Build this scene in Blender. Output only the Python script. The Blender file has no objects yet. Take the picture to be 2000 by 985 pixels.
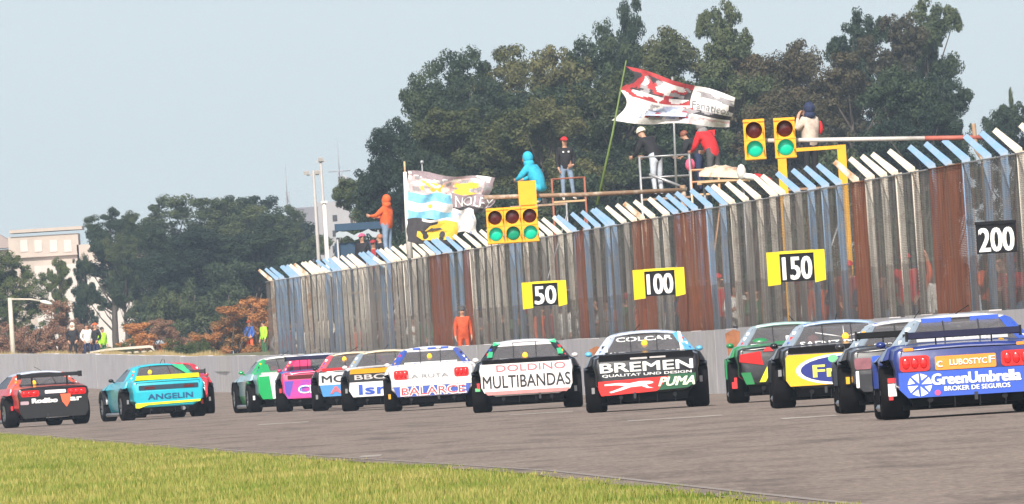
import bpy, bmesh, math, random
import numpy as np
from mathutils import Vector, Matrix, noise as mnoise

R = math.radians
random.seed(7); np.random.seed(7)
scene = bpy.context.scene
C = scene.collection

# ------------------------------------------------------------------ camera
F = 38000.0                       # focal length in pixels of a 2000 px wide frame
H = 1.08                          # eye height
ROLL = R(3.5)
cd = bpy.data.cameras.new('camera')
cam = bpy.data.objects.new('camera', cd); C.objects.link(cam)
cd.sensor_width = 36.0; cd.lens = F * 36.0 / 2000.0
cd.clip_start = 1.0; cd.clip_end = 12000.0
PITCH = math.atan(194.4 / F)
CM = Matrix.Translation((0, 0, H)) @ Matrix.Rotation(R(90) + PITCH, 4, 'X') @ Matrix.Rotation(-ROLL, 4, 'Z')
cam.matrix_world = CM
scene.camera = cam

# ------------------------------------------------------------------ sky, sun, exposure
SUN_EL = R(40); SUN_AZ = R(190)   # azimuth measured from +Y (view direction) towards +X
w = bpy.data.worlds.new('World'); scene.world = w; w.use_nodes = True
nt = w.node_tree; nt.nodes.clear()
tc = nt.nodes.new('ShaderNodeTexCoord')
ad = nt.nodes.new('ShaderNodeVectorMath'); ad.operation = 'ADD'; ad.inputs[1].default_value = (0, 0, 0.085)
nm = nt.nodes.new('ShaderNodeVectorMath'); nm.operation = 'NORMALIZE'
sky = nt.nodes.new('ShaderNodeTexSky'); sky.sky_type = 'NISHITA'; sky.sun_disc = False
sky.sun_elevation = SUN_EL; sky.sun_rotation = SUN_AZ
sky.air_density = 1.0; sky.dust_density = 2.2; sky.ozone_density = 1.2
bg = nt.nodes.new('ShaderNodeBackground'); bg.inputs['Strength'].default_value = 0.134
ow = nt.nodes.new('ShaderNodeOutputWorld')
nt.links.new(tc.outputs['Generated'], ad.inputs[0]); nt.links.new(ad.outputs[0], nm.inputs[0])
nt.links.new(nm.outputs[0], sky.inputs['Vector']); hs = nt.nodes.new('ShaderNodeHueSaturation'); hs.inputs['Saturation'].default_value = 0.52
nt.links.new(sky.outputs[0], hs.inputs['Color']); nt.links.new(hs.outputs[0], bg.inputs['Color'])
nt.links.new(bg.outputs[0], ow.inputs['Surface'])
sd = bpy.data.lights.new('sun', 'SUN'); sun = bpy.data.objects.new('sun', sd); C.objects.link(sun)
sd.energy = 5.0; sd.angle = R(0.53); sd.color = (1.0, 0.94, 0.85)
sdir = Vector((math.sin(SUN_AZ) * math.cos(SUN_EL), math.cos(SUN_AZ) * math.cos(SUN_EL), math.sin(SUN_EL)))
sun.rotation_euler = sdir.to_track_quat('Z', 'Y').to_euler()
sun.location = sdir * 60
scene.view_settings.view_transform = 'Standard'; scene.view_settings.look = 'None'
scene.view_settings.exposure = 0.17; scene.view_settings.gamma = 1.0
scene.cycles.max_bounces = 6; scene.cycles.transparent_max_bounces = 24
scene.cycles.volume_bounces = 0

# ------------------------------------------------------------------ helpers: places
def W(x, y, s):
    """world point seen at photo pixel (x, y) at the distance where a metre is s pixels"""
    return CM @ Vector(((x - 1000.0) / s, (492.5 - y) / s, -F / s))
def hz(x): return 687.3 - 0.0612 * (x - 1000.0)
def sm(t): t = max(0.0, min(1.0, t)); return t * t * (3 - 2 * t)
GK = [(0, 0), (430, 0), (560, .07), (655, .2), (700, .36), (745, .66), (776, .9), (830, 1.2), (900, 1.45), (1200, 1.6), (9000, 1.6)]
def g(Y):
    if Y <= 0: return 0.0
    for (a, za), (b, zb) in zip(GK, GK[1:]):
        if Y <= b: return za + (zb - za) * (Y - a) / (b - a)
    return 1.6
def lerp_tab(tab, t):
    if t <= tab[0][0]:
        (a, va), (b, vb) = tab[0], tab[1]
    elif t >= tab[-1][0]:
        (a, va), (b, vb) = tab[-2], tab[-1]
    else:
        for (a, va), (b, vb) in zip(tab, tab[1:]):
            if t <= b: break
    return va + (vb - va) * (t - a) / (b - a)
def ground_at(x, s, z=None):
    p = W(x, hz(x) + H * s, s)
    return Vector((p.x, p.y, g(p.y) if z is None else z))
EDGE = [(20, 5.4), (60, 4.2), (121, 1.75), (173, -0.05), (255, -4.0), (404, -10.6), (530, -16.5), (655, -26), (780, -40), (900, -60)]
def edge_x(Y): return lerp_tab(EDGE, Y)
WALL = [(60, 19.45), (317, 7.2), (655, -8.9), (679, -10.3), (712, -13.0), (745, -16.4), (776, -20.6), (830, -31), (890, -48)]
def wall_x(Y): return lerp_tab(WALL, Y)
def fence_x(Y): return 7.8 - (Y - 317) * 0.0477

# ------------------------------------------------------------------ helpers: materials
MATS = {}
def M(name, col, rough=0.6, var=0.12, scale=6.0, metal=0.0, coat=0.0, bump=0.0, col2=None, mix=(0.45, 0.6), emit=0.0, stretch=None, spec=None, detail=4.0):
    if name in MATS: return MATS[name]
    m = bpy.data.materials.new(name); m.use_nodes = True
    n = m.node_tree.nodes; L = m.node_tree.links
    b = n['Principled BSDF']
    b.inputs['Roughness'].default_value = rough; b.inputs['Metallic'].default_value = metal
    if spec is not None: b.inputs['Specular IOR Level'].default_value = spec
    if coat: b.inputs['Coat Weight'].default_value = coat; b.inputs['Coat Roughness'].default_value = 0.08
    t = n.new('ShaderNodeTexCoord'); src = t.outputs['Object']
    if stretch:
        mp = n.new('ShaderNodeMapping'); mp.inputs['Scale'].default_value = stretch
        L.new(src, mp.inputs[0]); src = mp.outputs[0]
    nz = n.new('ShaderNodeTexNoise'); nz.inputs['Scale'].default_value = scale; nz.inputs['Detail'].default_value = detail
    nz.inputs['Roughness'].default_value = 0.65
    L.new(src, nz.inputs['Vector'])
    rp = n.new('ShaderNodeValToRGB')
    c = Vector(col)
    if col2 is None:
        rp.color_ramp.elements[0].position = 0.3; rp.color_ramp.elements[1].position = 0.72
        lo = [max(0, v * (1 - var)) for v in c]; hi = [min(1, v * (1 + var)) for v in c]
    else:
        rp.color_ramp.elements[0].position = mix[0]; rp.color_ramp.elements[1].position = mix[1]
        lo, hi = col, col2
    rp.color_ramp.elements[0].color = (*lo, 1); rp.color_ramp.elements[1].color = (*hi, 1)
    L.new(nz.outputs['Fac'], rp.inputs[0]); L.new(rp.outputs[0], b.inputs['Base Color'])
    if bump:
        bp = n.new('ShaderNodeBump'); bp.inputs['Strength'].default_value = bump; bp.inputs['Distance'].default_value = 0.03
        L.new(nz.outputs['Fac'], bp.inputs['Height']); L.new(bp.outputs[0], b.inputs['Normal'])
    if emit:
        L.new(rp.outputs[0], b.inputs['Emission Color']); b.inputs['Emission Strength'].default_value = emit
    MATS[name] = m
    return m
def glassy(name, col, alpha, rough=0.12):
    if name in MATS: return MATS[name]
    m = M(name, col, rough, 0.1, 2.0, spec=0.6)
    m.node_tree.nodes['Principled BSDF'].inputs['Alpha'].default_value = alpha
    return m
def paint(name, col):
    key = 'paint_' + name
    if key in MATS: return MATS[key]
    m = M(key, col, 0.34, 0.07, 3.0, coat=0.45); n = m.node_tree.nodes; L = m.node_tree.links; b = n['Principled BSDF']
    old = b.inputs['Base Color'].links[0].from_socket
    t = n.new('ShaderNodeTexCoord'); z = n.new('ShaderNodeTexNoise'); z.inputs['Scale'].default_value = 7.0; z.inputs['Detail'].default_value = 10; z.inputs['Roughness'].default_value = .75
    mp = n.new('ShaderNodeMapping'); mp.inputs['Scale'].default_value = (1, .6, 1.8); L.new(t.outputs['Object'], mp.inputs[0]); L.new(mp.outputs[0], z.inputs['Vector'])
    r = n.new('ShaderNodeValToRGB'); r.color_ramp.elements[0].position = .54; r.color_ramp.elements[1].position = .78; r.color_ramp.elements[0].color = (0, 0, 0, 1); r.color_ramp.elements[1].color = (.55, .55, .55, 1)
    L.new(z.outputs['Fac'], r.inputs[0]); k = n.new('ShaderNodeMix'); k.data_type = 'RGBA'; L.new(r.outputs[0], k.inputs['Factor']); L.new(old, k.inputs['A']); k.inputs['B'].default_value = (.10, .088, .078, 1); L.new(k.outputs['Result'], b.inputs['Base Color'])
    q = n.new('ShaderNodeMath'); q.operation = 'MULTIPLY_ADD'; q.inputs[1].default_value = .6; q.inputs[2].default_value = .28; L.new(r.outputs[0], q.inputs[0]); L.new(q.outputs[0], b.inputs['Roughness'])
    return m
def cloth(name, col): return M('cloth_' + name, col, 0.85, 0.22, 9.0, bump=0.25)
def leaf_mat(name, a, b, c, sc=0.35):
    if name in MATS: return MATS[name]
    m = bpy.data.materials.new(name); m.use_nodes = True
    n = m.node_tree.nodes; L = m.node_tree.links; bs = n['Principled BSDF']
    bs.inputs['Roughness'].default_value = 0.6; bs.inputs['Specular IOR Level'].default_value = 0.25
    t = n.new('ShaderNodeTexCoord'); oi = n.new('ShaderNodeObjectInfo')
    nz = n.new('ShaderNodeTexNoise'); nz.inputs['Scale'].default_value = sc; nz.inputs['Detail'].default_value = 5
    add = n.new('ShaderNodeMath'); add.operation = 'MULTIPLY_ADD'; add.inputs[1].default_value = 0.32
    L.new(t.outputs['Object'], nz.inputs['Vector'])
    rp = n.new('ShaderNodeValToRGB'); e = rp.color_ramp.elements
    e[0].position = 0.42; e[0].color = (*a, 1); e[1].position = 0.85; e[1].color = (*c, 1)
    k = e.new(0.62); k.color = (*b, 1)
    L.new(oi.outputs['Random'], add.inputs[0]); L.new(nz.outputs['Fac'], add.inputs[2])
    L.new(add.outputs[0], rp.inputs[0]); L.new(rp.outputs[0], bs.inputs['Base Color'])
    tr = n.new('ShaderNodeBsdfTranslucent'); L.new(rp.outputs[0], tr.inputs['Color'])
    mx = n.new('ShaderNodeMixShader'); mx.inputs[0].default_value = 0.18
    L.new(bs.outputs[0], mx.inputs[1]); L.new(tr.outputs[0], mx.inputs[2]); L.new(mx.outputs[0], n['Material Output'].inputs['Surface'])
    MATS[name] = m
    return m

# ------------------------------------------------------------------ helpers: objects
def tag(o, label=None, cat=None, group=None, kind=None):
    if label: o['label'] = label
    if cat: o['category'] = cat
    if group: o['group'] = group
    if kind: o['kind'] = kind
    return o
def empty(name, loc, rz=0.0, label=None, cat=None, group=None):
    o = bpy.data.objects.new(name, None); C.objects.link(o)
    o.location = loc; o.rotation_euler = (0, 0, rz); o.empty_display_size = 0.2
    return tag(o, label, cat, group)
def link(name, me, parent=None, loc=(0, 0, 0), rot=(0, 0, 0), mats=None):
    o = bpy.data.objects.new(name, me); C.objects.link(o)
    o.location = loc; o.rotation_euler = rot
    if parent: o.parent = parent
    if mats:
        for i, m in enumerate(mats):
            o.material_slots[i].link = 'OBJECT'; o.material_slots[i].material = m
    return o

class MB:
    def __init__(self): self.v = []; self.f = []; self.m = []; self.s = []
    def add(self, vs, fs, mi=0, smooth=False):
        k = len(self.v); self.v += [tuple(p) for p in vs]
        for f in fs: self.f.append([i + k for i in f]); self.m.append(mi); self.s.append(smooth)
    def box(self, c, size, mi=0, rot=None):
        x, y, z = (a / 2 for a in size)
        vs = [Vector((sx * x, sy * y, sz * z)) for sz in (-1, 1) for sy in (-1, 1) for sx in (-1, 1)]
        if rot is not None: vs = [rot @ v for v in vs]
        c = Vector(c)
        self.add([v + c for v in vs], [(0, 2, 3, 1), (4, 5, 7, 6), (0, 1, 5, 4), (2, 6, 7, 3), (0, 4, 6, 2), (1, 3, 7, 5)], mi)
    def prism(self, poly, d, mi=0):
        """closed solid between polygon (3-D points) and its copy moved by d"""
        n = len(poly); d = Vector(d); a = [Vector(p) for p in poly]; b = [p + d for p in a]
        fs = [tuple(range(n)), tuple(reversed(range(n, 2 * n)))]
        fs += [(i, i + n, (i + 1) % n + n, (i + 1) % n) for i in range(n)]
        self.add(a + b, fs, mi)
    def tube(self, pts, r, n=8, mi=0, caps=True):
        pts = [Vector(p) for p in pts]
        rs = r if isinstance(r, (list, tuple)) else [r] * len(pts)
        vs = []; prev = None
        for i, p in enumerate(pts):
            d = (pts[min(i + 1, len(pts) - 1)] - pts[max(i - 1, 0)]).normalized()
            if prev is None:
                u = d.cross(Vector((0, 0, 1)) if abs(d.z) < 0.9 else Vector((1, 0, 0))).normalized()
            else: u = (prev - d * prev.dot(d)).normalized()
            prev = u; q = d.cross(u)
            vs += [p + (u * math.cos(2 * math.pi * k / n) + q * math.sin(2 * math.pi * k / n)) * rs[i] for k in range(n)]
        fs = []
        for i in range(len(pts) - 1):
            for k in range(n):
                a = i * n + k; b = i * n + (k + 1) % n
                fs.append((a, b, b + n, a + n))
        self.add(vs, fs, mi, True)
        if caps:
            self.add(vs[:n], [tuple(reversed(range(n)))], mi); self.add(vs[-n:], [tuple(range(n))], mi)
    def lathe(self, prof, n=20, mi=0, axis='Z', c=(0, 0, 0), a0=0.0, a1=2 * math.pi, smooth=True):
        full = abs(a1 - a0 - 2 * math.pi) < 1e-6; c = Vector(c); vs = []; cnt = n if full else n + 1
        for (r, h) in prof:
            for k in range(cnt):
                t = a0 + (a1 - a0) * k / n
                x, y = r * math.cos(t), r * math.sin(t)
                p = Vector((x, y, h)) if axis == 'Z' else (Vector((h, x, y)) if axis == 'X' else Vector((y, h, x)))
                vs.append(p + c)
        fs = []
        for i in range(len(prof) - 1):
            for k in range(n):
                a = i * cnt + k; b = i * cnt + (k + 1) % cnt
                fs.append((a, b, b + cnt, a + cnt))
        self.add(vs, fs, mi, smooth)
    def ellipsoid(self, c, r, n=12, mi=0, lo=-90, hi=90, rot=None):
        c = Vector(c); vs = []; m = max(4, n // 2)
        for i in range(m + 1):
            ph = R(lo + (hi - lo) * i / m)
            for k in range(n):
                t = 2 * math.pi * k / n
                p = Vector((r[0] * math.cos(ph) * math.cos(t), r[1] * math.cos(ph) * math.sin(t), r[2] * math.sin(ph)))
                if rot is not None: p = rot @ p
                vs.append(c + p)
        fs = [(i * n + k, i * n + (k + 1) % n, (i + 1) * n + (k + 1) % n, (i + 1) * n + k) for i in range(m) for k in range(n)]
        self.add(vs, fs, mi, True)
    def mesh(self, name, mats):
        me = bpy.data.meshes.new(name)
        me.from_pydata(self.v, [], self.f)
        for m in mats: me.materials.append(m)
        me.polygons.foreach_set('material_index', self.m)
        me.polygons.foreach_set('use_smooth', self.s)
        bm = bmesh.new(); bm.from_mesh(me)
        bmesh.ops.remove_doubles(bm, verts=bm.verts, dist=1e-5)
        bmesh.ops.recalc_face_normals(bm, faces=bm.faces)
        bm.to_mesh(me); bm.free(); me.update()
        return me
    def build(self, name, mats, parent=None, loc=(0, 0, 0), rot=(0, 0, 0)):
        if not isinstance(mats, (list, tuple)): mats = [mats]
        return link(name, self.mesh(name, mats), parent, loc, rot)

TEXTS = {}
def text_data(s, bold):
    key = (s, bold)
    if key in TEXTS: return TEXTS[key]
    cu = bpy.data.curves.new('lettering', 'FONT'); cu.body = s; cu.offset = bold; cu.resolution_u = 3
    o = bpy.data.objects.new('lettering', cu); C.objects.link(o)
    bpy.context.view_layer.update()
    me = bpy.data.meshes.new_from_object(o.evaluated_get(bpy.context.evaluated_depsgraph_get()))
    bpy.data.objects.remove(o); bpy.data.curves.remove(cu)
    co = np.empty(len(me.vertices) * 3, np.float32); me.vertices.foreach_get('co', co)
    co = co.reshape(-1, 3)
    fs = [tuple(p.vertices) for p in me.polygons]
    lo, hi = co[:, :2].min(0), co[:, :2].max(0)
    u = (co[:, :2] - lo) / (hi - lo) - 0.5
    bpy.data.meshes.remove(me)
    TEXTS[key] = (u, fs)
    return TEXTS[key]
def lettering(s, cx, cz, wd, ht, y, mat, parent, bold=0.02, slant=0.0, name='lettering'):
    """flat print facing -Y, centred at (cx, cz); bold print lays the strokes two or three times, shifted a little"""
    u, f0 = text_data(s, 0.0)
    vs = []; fs = []; e = bold * ht * 1.1
    for k, (dx, dz) in enumerate([(0, 0)] if bold < .008 else [(-e, -e * .5), (e, -e * .4), (-e, e * .4), (e, e * .5)]):
        b0 = len(vs); fs += [tuple(i + b0 for i in f) for f in f0]
        for a, b in u:
            x, z = cx + a * (wd - 2 * e) + slant * b * ht + dx, cz + b * (ht - e) + dz
            vs.append((x, (y(x, z) if callable(y) else y) - k * .0006, z))
    me = bpy.data.meshes.new(name); me.from_pydata(vs, [], fs); me.materials.append(mat)
    return link(name, me, parent)

# ------------------------------------------------------------------ base materials
def asphalt():
    m = bpy.data.materials.new('asphalt'); m.use_nodes = True; n = m.node_tree.nodes; L = m.node_tree.links; b = n['Principled BSDF']
    b.inputs['Roughness'].default_value = .88; b.inputs['Specular IOR Level'].default_value = .2
    t = n.new('ShaderNodeTexCoord')
    def layer(scl, st, det, lo, hi, c0, c1):
        mp = n.new('ShaderNodeMapping'); mp.inputs['Scale'].default_value = st; L.new(t.outputs['Object'], mp.inputs[0])
        z = n.new('ShaderNodeTexNoise'); z.inputs['Scale'].default_value = scl; z.inputs['Detail'].default_value = det; z.inputs['Roughness'].default_value = .7; L.new(mp.outputs[0], z.inputs['Vector'])
        r = n.new('ShaderNodeValToRGB'); r.color_ramp.elements[0].position = lo; r.color_ramp.elements[1].position = hi
        r.color_ramp.elements[0].color = (*c0, 1); r.color_ramp.elements[1].color = (*c1, 1); L.new(z.outputs['Fac'], r.inputs[0]); return r.outputs[0]
    a = layer(1.0, (1.1, .22, 1), 10, .30, .70, (.205, .162, .136), (.275, .222, .187))
    tyre = layer(1.0, (.9, .11, 1), 8, .36, .52, (.62, .62, .64), (1, 1, 1))
    grain = layer(1.0, (14, 1.2, 1), 3, .30, .68, (.66, .66, .66), (1.2, 1.19, 1.18))
    def mul(p, q):
        k = n.new('ShaderNodeMix'); k.data_type = 'RGBA'; k.blend_type = 'MULTIPLY'; k.inputs['Factor'].default_value = 1.0
        L.new(p, k.inputs['A']); L.new(q, k.inputs['B']); return k.outputs['Result']
    L.new(mul(mul(a, tyre), grain), b.inputs['Base Color'])
    return m
m_asphalt = asphalt()
m_soil = M('dry_soil', (0.16, 0.13, 0.07), 0.95, 0.4, 0.4, col2=(0.10, 0.12, 0.035), mix=(0.4, 0.62))
m_turf = M('turf', (0.16, 0.19, 0.03), 0.95, 0.4, 0.45, col2=(0.30, 0.26, 0.08), mix=(0.38, 0.66))
m_concrete = M('concrete', (0.55, 0.525, 0.535), 0.9, 0.12, 1.2, detail=8, bump=0.1)
m_concrete2 = M('concrete_worn', (0.55, 0.525, 0.51), 0.9, 0.2, 1.7, detail=8, bump=0.1)
m_conc_dark = M('concrete_dark', (0.24, 0.225, 0.21), 0.9, 0.2, 1.5)  # darker grey concrete, tone varies at random
m_white = M('white_paint', (0.78, 0.75, 0.70), 0.6, 0.08, 4.0)
m_wpost = M('white_post_paint', (0.72, 0.655, 0.56), 0.75, 0.1, 5.0, col2=(0.36, 0.25, 0.17), mix=(0.50, 0.74))
m_bpost = M('blue_post_paint', (0.22, 0.38, 0.60), 0.75, 0.1, 5.0, col2=(0.40, 0.41, 0.42), mix=(0.46, 0.72))
m_cpost = M('bare_post', (0.34, 0.31, 0.28), 0.85, 0.2, 3.0)
m_rpost = M('rusty_post', (0.42, 0.22, 0.10), 0.85, 0.2, 3.0, col2=(0.75, 0.68, 0.58), mix=(0.4, 0.6))
m_rust = M('rust', (0.19, 0.075, 0.035), 0.9, 0.35, 5.0)
m_brownpipe = M('brown_pipe', (0.30, 0.19, 0.12), 0.7, 0.3, 4.0, col2=(0.55, 0.48, 0.4), mix=(0.5, 0.7))
m_steel = M('galvanised_steel', (0.42, 0.42, 0.43), 0.5, 0.2, 4.0, metal=0.6)
m_yellow = M('signal_yellow', (0.82, 0.40, 0.015), 0.5, 0.1, 4.0)
m_black = M('black_paint', (0.009, 0.009, 0.011), 0.5, 0.2, 4.0, spec=.2)
m_rubber = M('rubber', (0.008, 0.007, 0.008), 0.85, 0.3, 6.0, spec=.12)
m_print_w = M('print_white', (0.85, 0.85, 0.84), 0.5, 0.04, 8.0)
m_print_k = M('print_black', (0.02, 0.02, 0.022), 0.5, 0.1, 8.0)
m_print_r = M('print_red', (0.72, 0.035, 0.04), 0.5, 0.1, 8.0)
m_print_b = M('print_blue', (0.03, 0.09, 0.45), 0.5, 0.1, 8.0)
m_dark = M('dull_black_plastic', (0.005, 0.005, 0.006), 0.7, 0.2, 5.0, spec=.12)  # near-black plastic with slight random tone
m_grey = M('grey_metal', (0.3, 0.3, 0.31), 0.4, 0.15, 5.0, metal=0.5)
m_skin = M('skin', (0.50, 0.27, 0.18), 0.6, 0.1, 12.0)
m_wood = M('bare_wood', (0.55, 0.36, 0.20), 0.8, 0.25, 3.0, stretch=(1, 8, 8))

# ------------------------------------------------------------------ ground, track, verge
def strip(name, rows, mat, kind='structure'):
    """rows: list of lists of points with equal length"""
    n = len(rows[0]); vs = [p for r in rows for p in r]
    fs = [(i * n + k, i * n + k + 1, (i + 1) * n + k + 1, (i + 1) * n + k) for i in range(len(rows) - 1) for k in range(n - 1)]
    me = bpy.data.meshes.new(name); me.from_pydata(vs, [], fs); me.materials.append(mat)
    for p in me.polygons: p.use_smooth = True
    return tag(link(name, me), kind=kind)
YS = [-60, 0, 40, 80, 121, 150, 173, 200, 230, 255, 290, 330, 370, 404, 430, 460, 500, 530, 560, 590, 620, 655, 680, 700, 722, 745, 760, 776, 800, 830, 860, 900, 1000, 1200, 1600, 2400]
strip('ground', [[(x, y, g(y) - 0.06) for x in (-900, -300, -120, -60, -30, 0, 30, 60, 120, 300, 900)] for y in YS], m_soil)
ya = [y for y in YS if 0 < y <= 860]
strip('race_track', [[(edge_x(y) + (wall_x(y) + 0.05 - edge_x(y)) * t, y, g(y)) for t in (0, .2, .4, .6, .8, 1)] for y in [2] + ya], m_asphalt)
strip('grass_verge', [[(edge_x(y) - 0.0 - d, y, g(y) - 0.045 + 0.02 * (d > 0.3) + 0.03 * (d > 3)) for d in (60, 25, 10, 5, 2.5, 1.0, 0.4, 0.0)] for y in [2] + ya], m_turf)
strip('embankment', [[(wall_x(y) + 0.2 + d, y, g(y) + zz) for d, zz in ((0, .72), (0.62, .72), (0.95, .42), (12, .42), (60, .3))] for y in [60, 100, 150, 200, 250, 290, 317, 370, 430, 500, 560, 610, 655, 700, 745, 776, 830, 890]], m_soil)

# worn white lines and marks on the asphalt, laid as thin sheets
m_line = M('worn_white_line', (0.50, 0.46, 0.43), 0.8, 0.2, 2.0, col2=(0.255, 0.215, 0.19), mix=(0.30, 0.40), stretch=(1, .5, 1), detail=8)
rows = []
for y in (118, 135, 150, 173, 200, 230, 255, 290, 330, 370, 404):
    rows.append([(edge_x(y) + 0.25, y, 0.004), (edge_x(y) + 0.33, y, 0.004)])
tag(strip('edge_line', rows, m_line))
m_mark = M('worn_start_line', (0.40, 0.36, 0.32), 0.8, 0.2, 2.2, col2=(0.26, 0.21, 0.175), mix=(0.42, 0.56), stretch=(1, .3, 1), detail=8)
def mark(x0, x1, y, dy):
    return strip('painted_line', [[(x0, y, 0.004), ((x0 + x1) / 2, y, 0.004), (x1, y, 0.004)], [(x0, y + dy, 0.004), ((x0 + x1) / 2, y + dy, 0.004), (x1, y + dy, 0.004)]], m_mark)
for x0, x1, py, dy in ((995, 1120, 808, 3.0), (1228, 1415, 818, 3.0), (1530, 1640, 816, 3.0), (500, 600, 828, 4), (700, 742, 893, 3)):
    xm = (x0 + x1) / 2; s = (py - hz(xm)) / H
    a, b = W(x0, py, s), W(x1, py, s)
    mark(a.x, b.x, a.y, dy * 1.3)

# grass blades on the verge
def grass(name, n, xr, yr, hmin, hmax, wd, mat):
    Y = yr[0] + (yr[1] - yr[0]) * np.random.rand(n) ** 1.6
    ex = np.interp(Y, [e[0] for e in EDGE], [e[1] for e in EDGE])
    d = xr * np.random.rand(n) ** 1.25
    ed = 0.22 * np.sin(Y * 0.9) * np.sin(Y * 0.37 + 1) + 0.12 * np.sin(Y * 2.3)
    X = ex - d + ed * (d < 1.5)
    patch = np.array([mnoise.noise(Vector((a * .9, b * .18, 0))) for a, b in zip(X, Y)])
    h = (hmin + (hmax - hmin) * np.random.rand(n)) * (1 + 0.55 * patch)
    h *= np.clip(0.55 + d / 1.2, 0, 1)
    a = np.random.rand(n) * 2 * np.pi; b = np.random.rand(n) * 2 * np.pi; ln = h * np.random.rand(n) * 0.7
    wv = wd * (0.6 + 0.8 * np.random.rand(n))
    z0 = np.interp(Y, [k[0] for k in GK], [k[1] for k in GK]) - 0.05
    co = np.zeros((n, 3, 3), np.float32)
    co[:, 0] = np.stack([X - np.cos(a) * wv, Y - np.sin(a) * wv, z0], 1)
    co[:, 1] = np.stack([X + np.cos(a) * wv, Y + np.sin(a) * wv, z0], 1)
    co[:, 2] = np.stack([X + np.cos(b) * ln, Y + np.sin(b) * ln, z0 + h + 0.03], 1)
    me = bpy.data.meshes.new(name)
    me.vertices.add(n * 3); me.vertices.foreach_set('co', co.ravel())
    me.loops.add(n * 3); me.loops.foreach_set('vertex_index', np.arange(n * 3, dtype=np.int32))
    me.polygons.add(n); me.polygons.foreach_set('loop_start', np.arange(0, n * 3, 3, dtype=np.int32))
    me.polygons.foreach_set('loop_total', np.full(n, 3, np.int32))
    me.materials.append(mat); me.update(); me.validate()
    return tag(link(name, me), 'short sunlit yellow green grass along the inside edge of the track', 'grass', kind='stuff')
m_blade = leaf_mat('grass_blades', (0.07, 0.14, 0.014), (0.17, 0.225, 0.03), (0.42, 0.36, 0.11), 0.6)
grass('grass', 330000, 9.0, (112, 430), 0.03, 0.085, 0.013, m_blade)
_e = EDGE; EDGE = [(a, b + .28) for a, b in EDGE]
tag(grass('dry_edge_grass', 30000, 1.3, (112, 430), 0.012, 0.04, 0.013, leaf_mat('dry_edge_blades', (.30, .22, .10), (.38, .29, .14), (.48, .39, .21), .7)), 'thin dry tan grass creeping over the edge of the asphalt', 'grass')
EDGE = _e

# ------------------------------------------------------------------ concrete wall
t = empty('concrete_wall', (0, 0, 0), 0, 'long low grey concrete wall along the far side of the track', 'wall')
y = 222.0
while y < 884:
    y1 = y + (4.0 if y < 660 else 5.0)
    a = Vector((wall_x(y), y, g(y))); b = Vector((wall_x(y1), y1, g(y1)))
    d = (b - a).normalized(); nrm = Vector((d.y, -d.x, 0)); a2, b2 = a + d * .004, b - d * .004
    hh = 1.27 + random.uniform(-.012, .012); off = nrm * random.uniform(-.003, .003)
    if y > 700: hh += 0.06 * sm((y - 700) / 60)
    mb = MB(); up = Vector((0, 0, hh)); th = nrm * 0.2; lo = Vector((0, 0, -.1))
    for P in ([a2 + off + lo, b2 + off + lo, b2 + off + up, a2 + off + up],): mb.prism(P, th)
    mb.build('wall_panel', random.choice([m_concrete, m_concrete, m_concrete2]), t)
    y = y1
mb = MB()
for i in range(0, 134):
    ya_, yb_ = 222 + i * 5, 227 + i * 5
    if yb_ > 884: break
    a = Vector((wall_x(ya_), ya_, g(ya_) + .6)); b = Vector((wall_x(yb_), yb_, g(yb_) + .6))
    mb.prism([a + Vector((.06, 0, -.7)), b + Vector((.06, 0, -.7)), b + Vector((.06, 0, .62)), a + Vector((.06, 0, .62))], (.1, 0, 0))
mb.build('wall_core', m_conc_dark, t)

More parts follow.
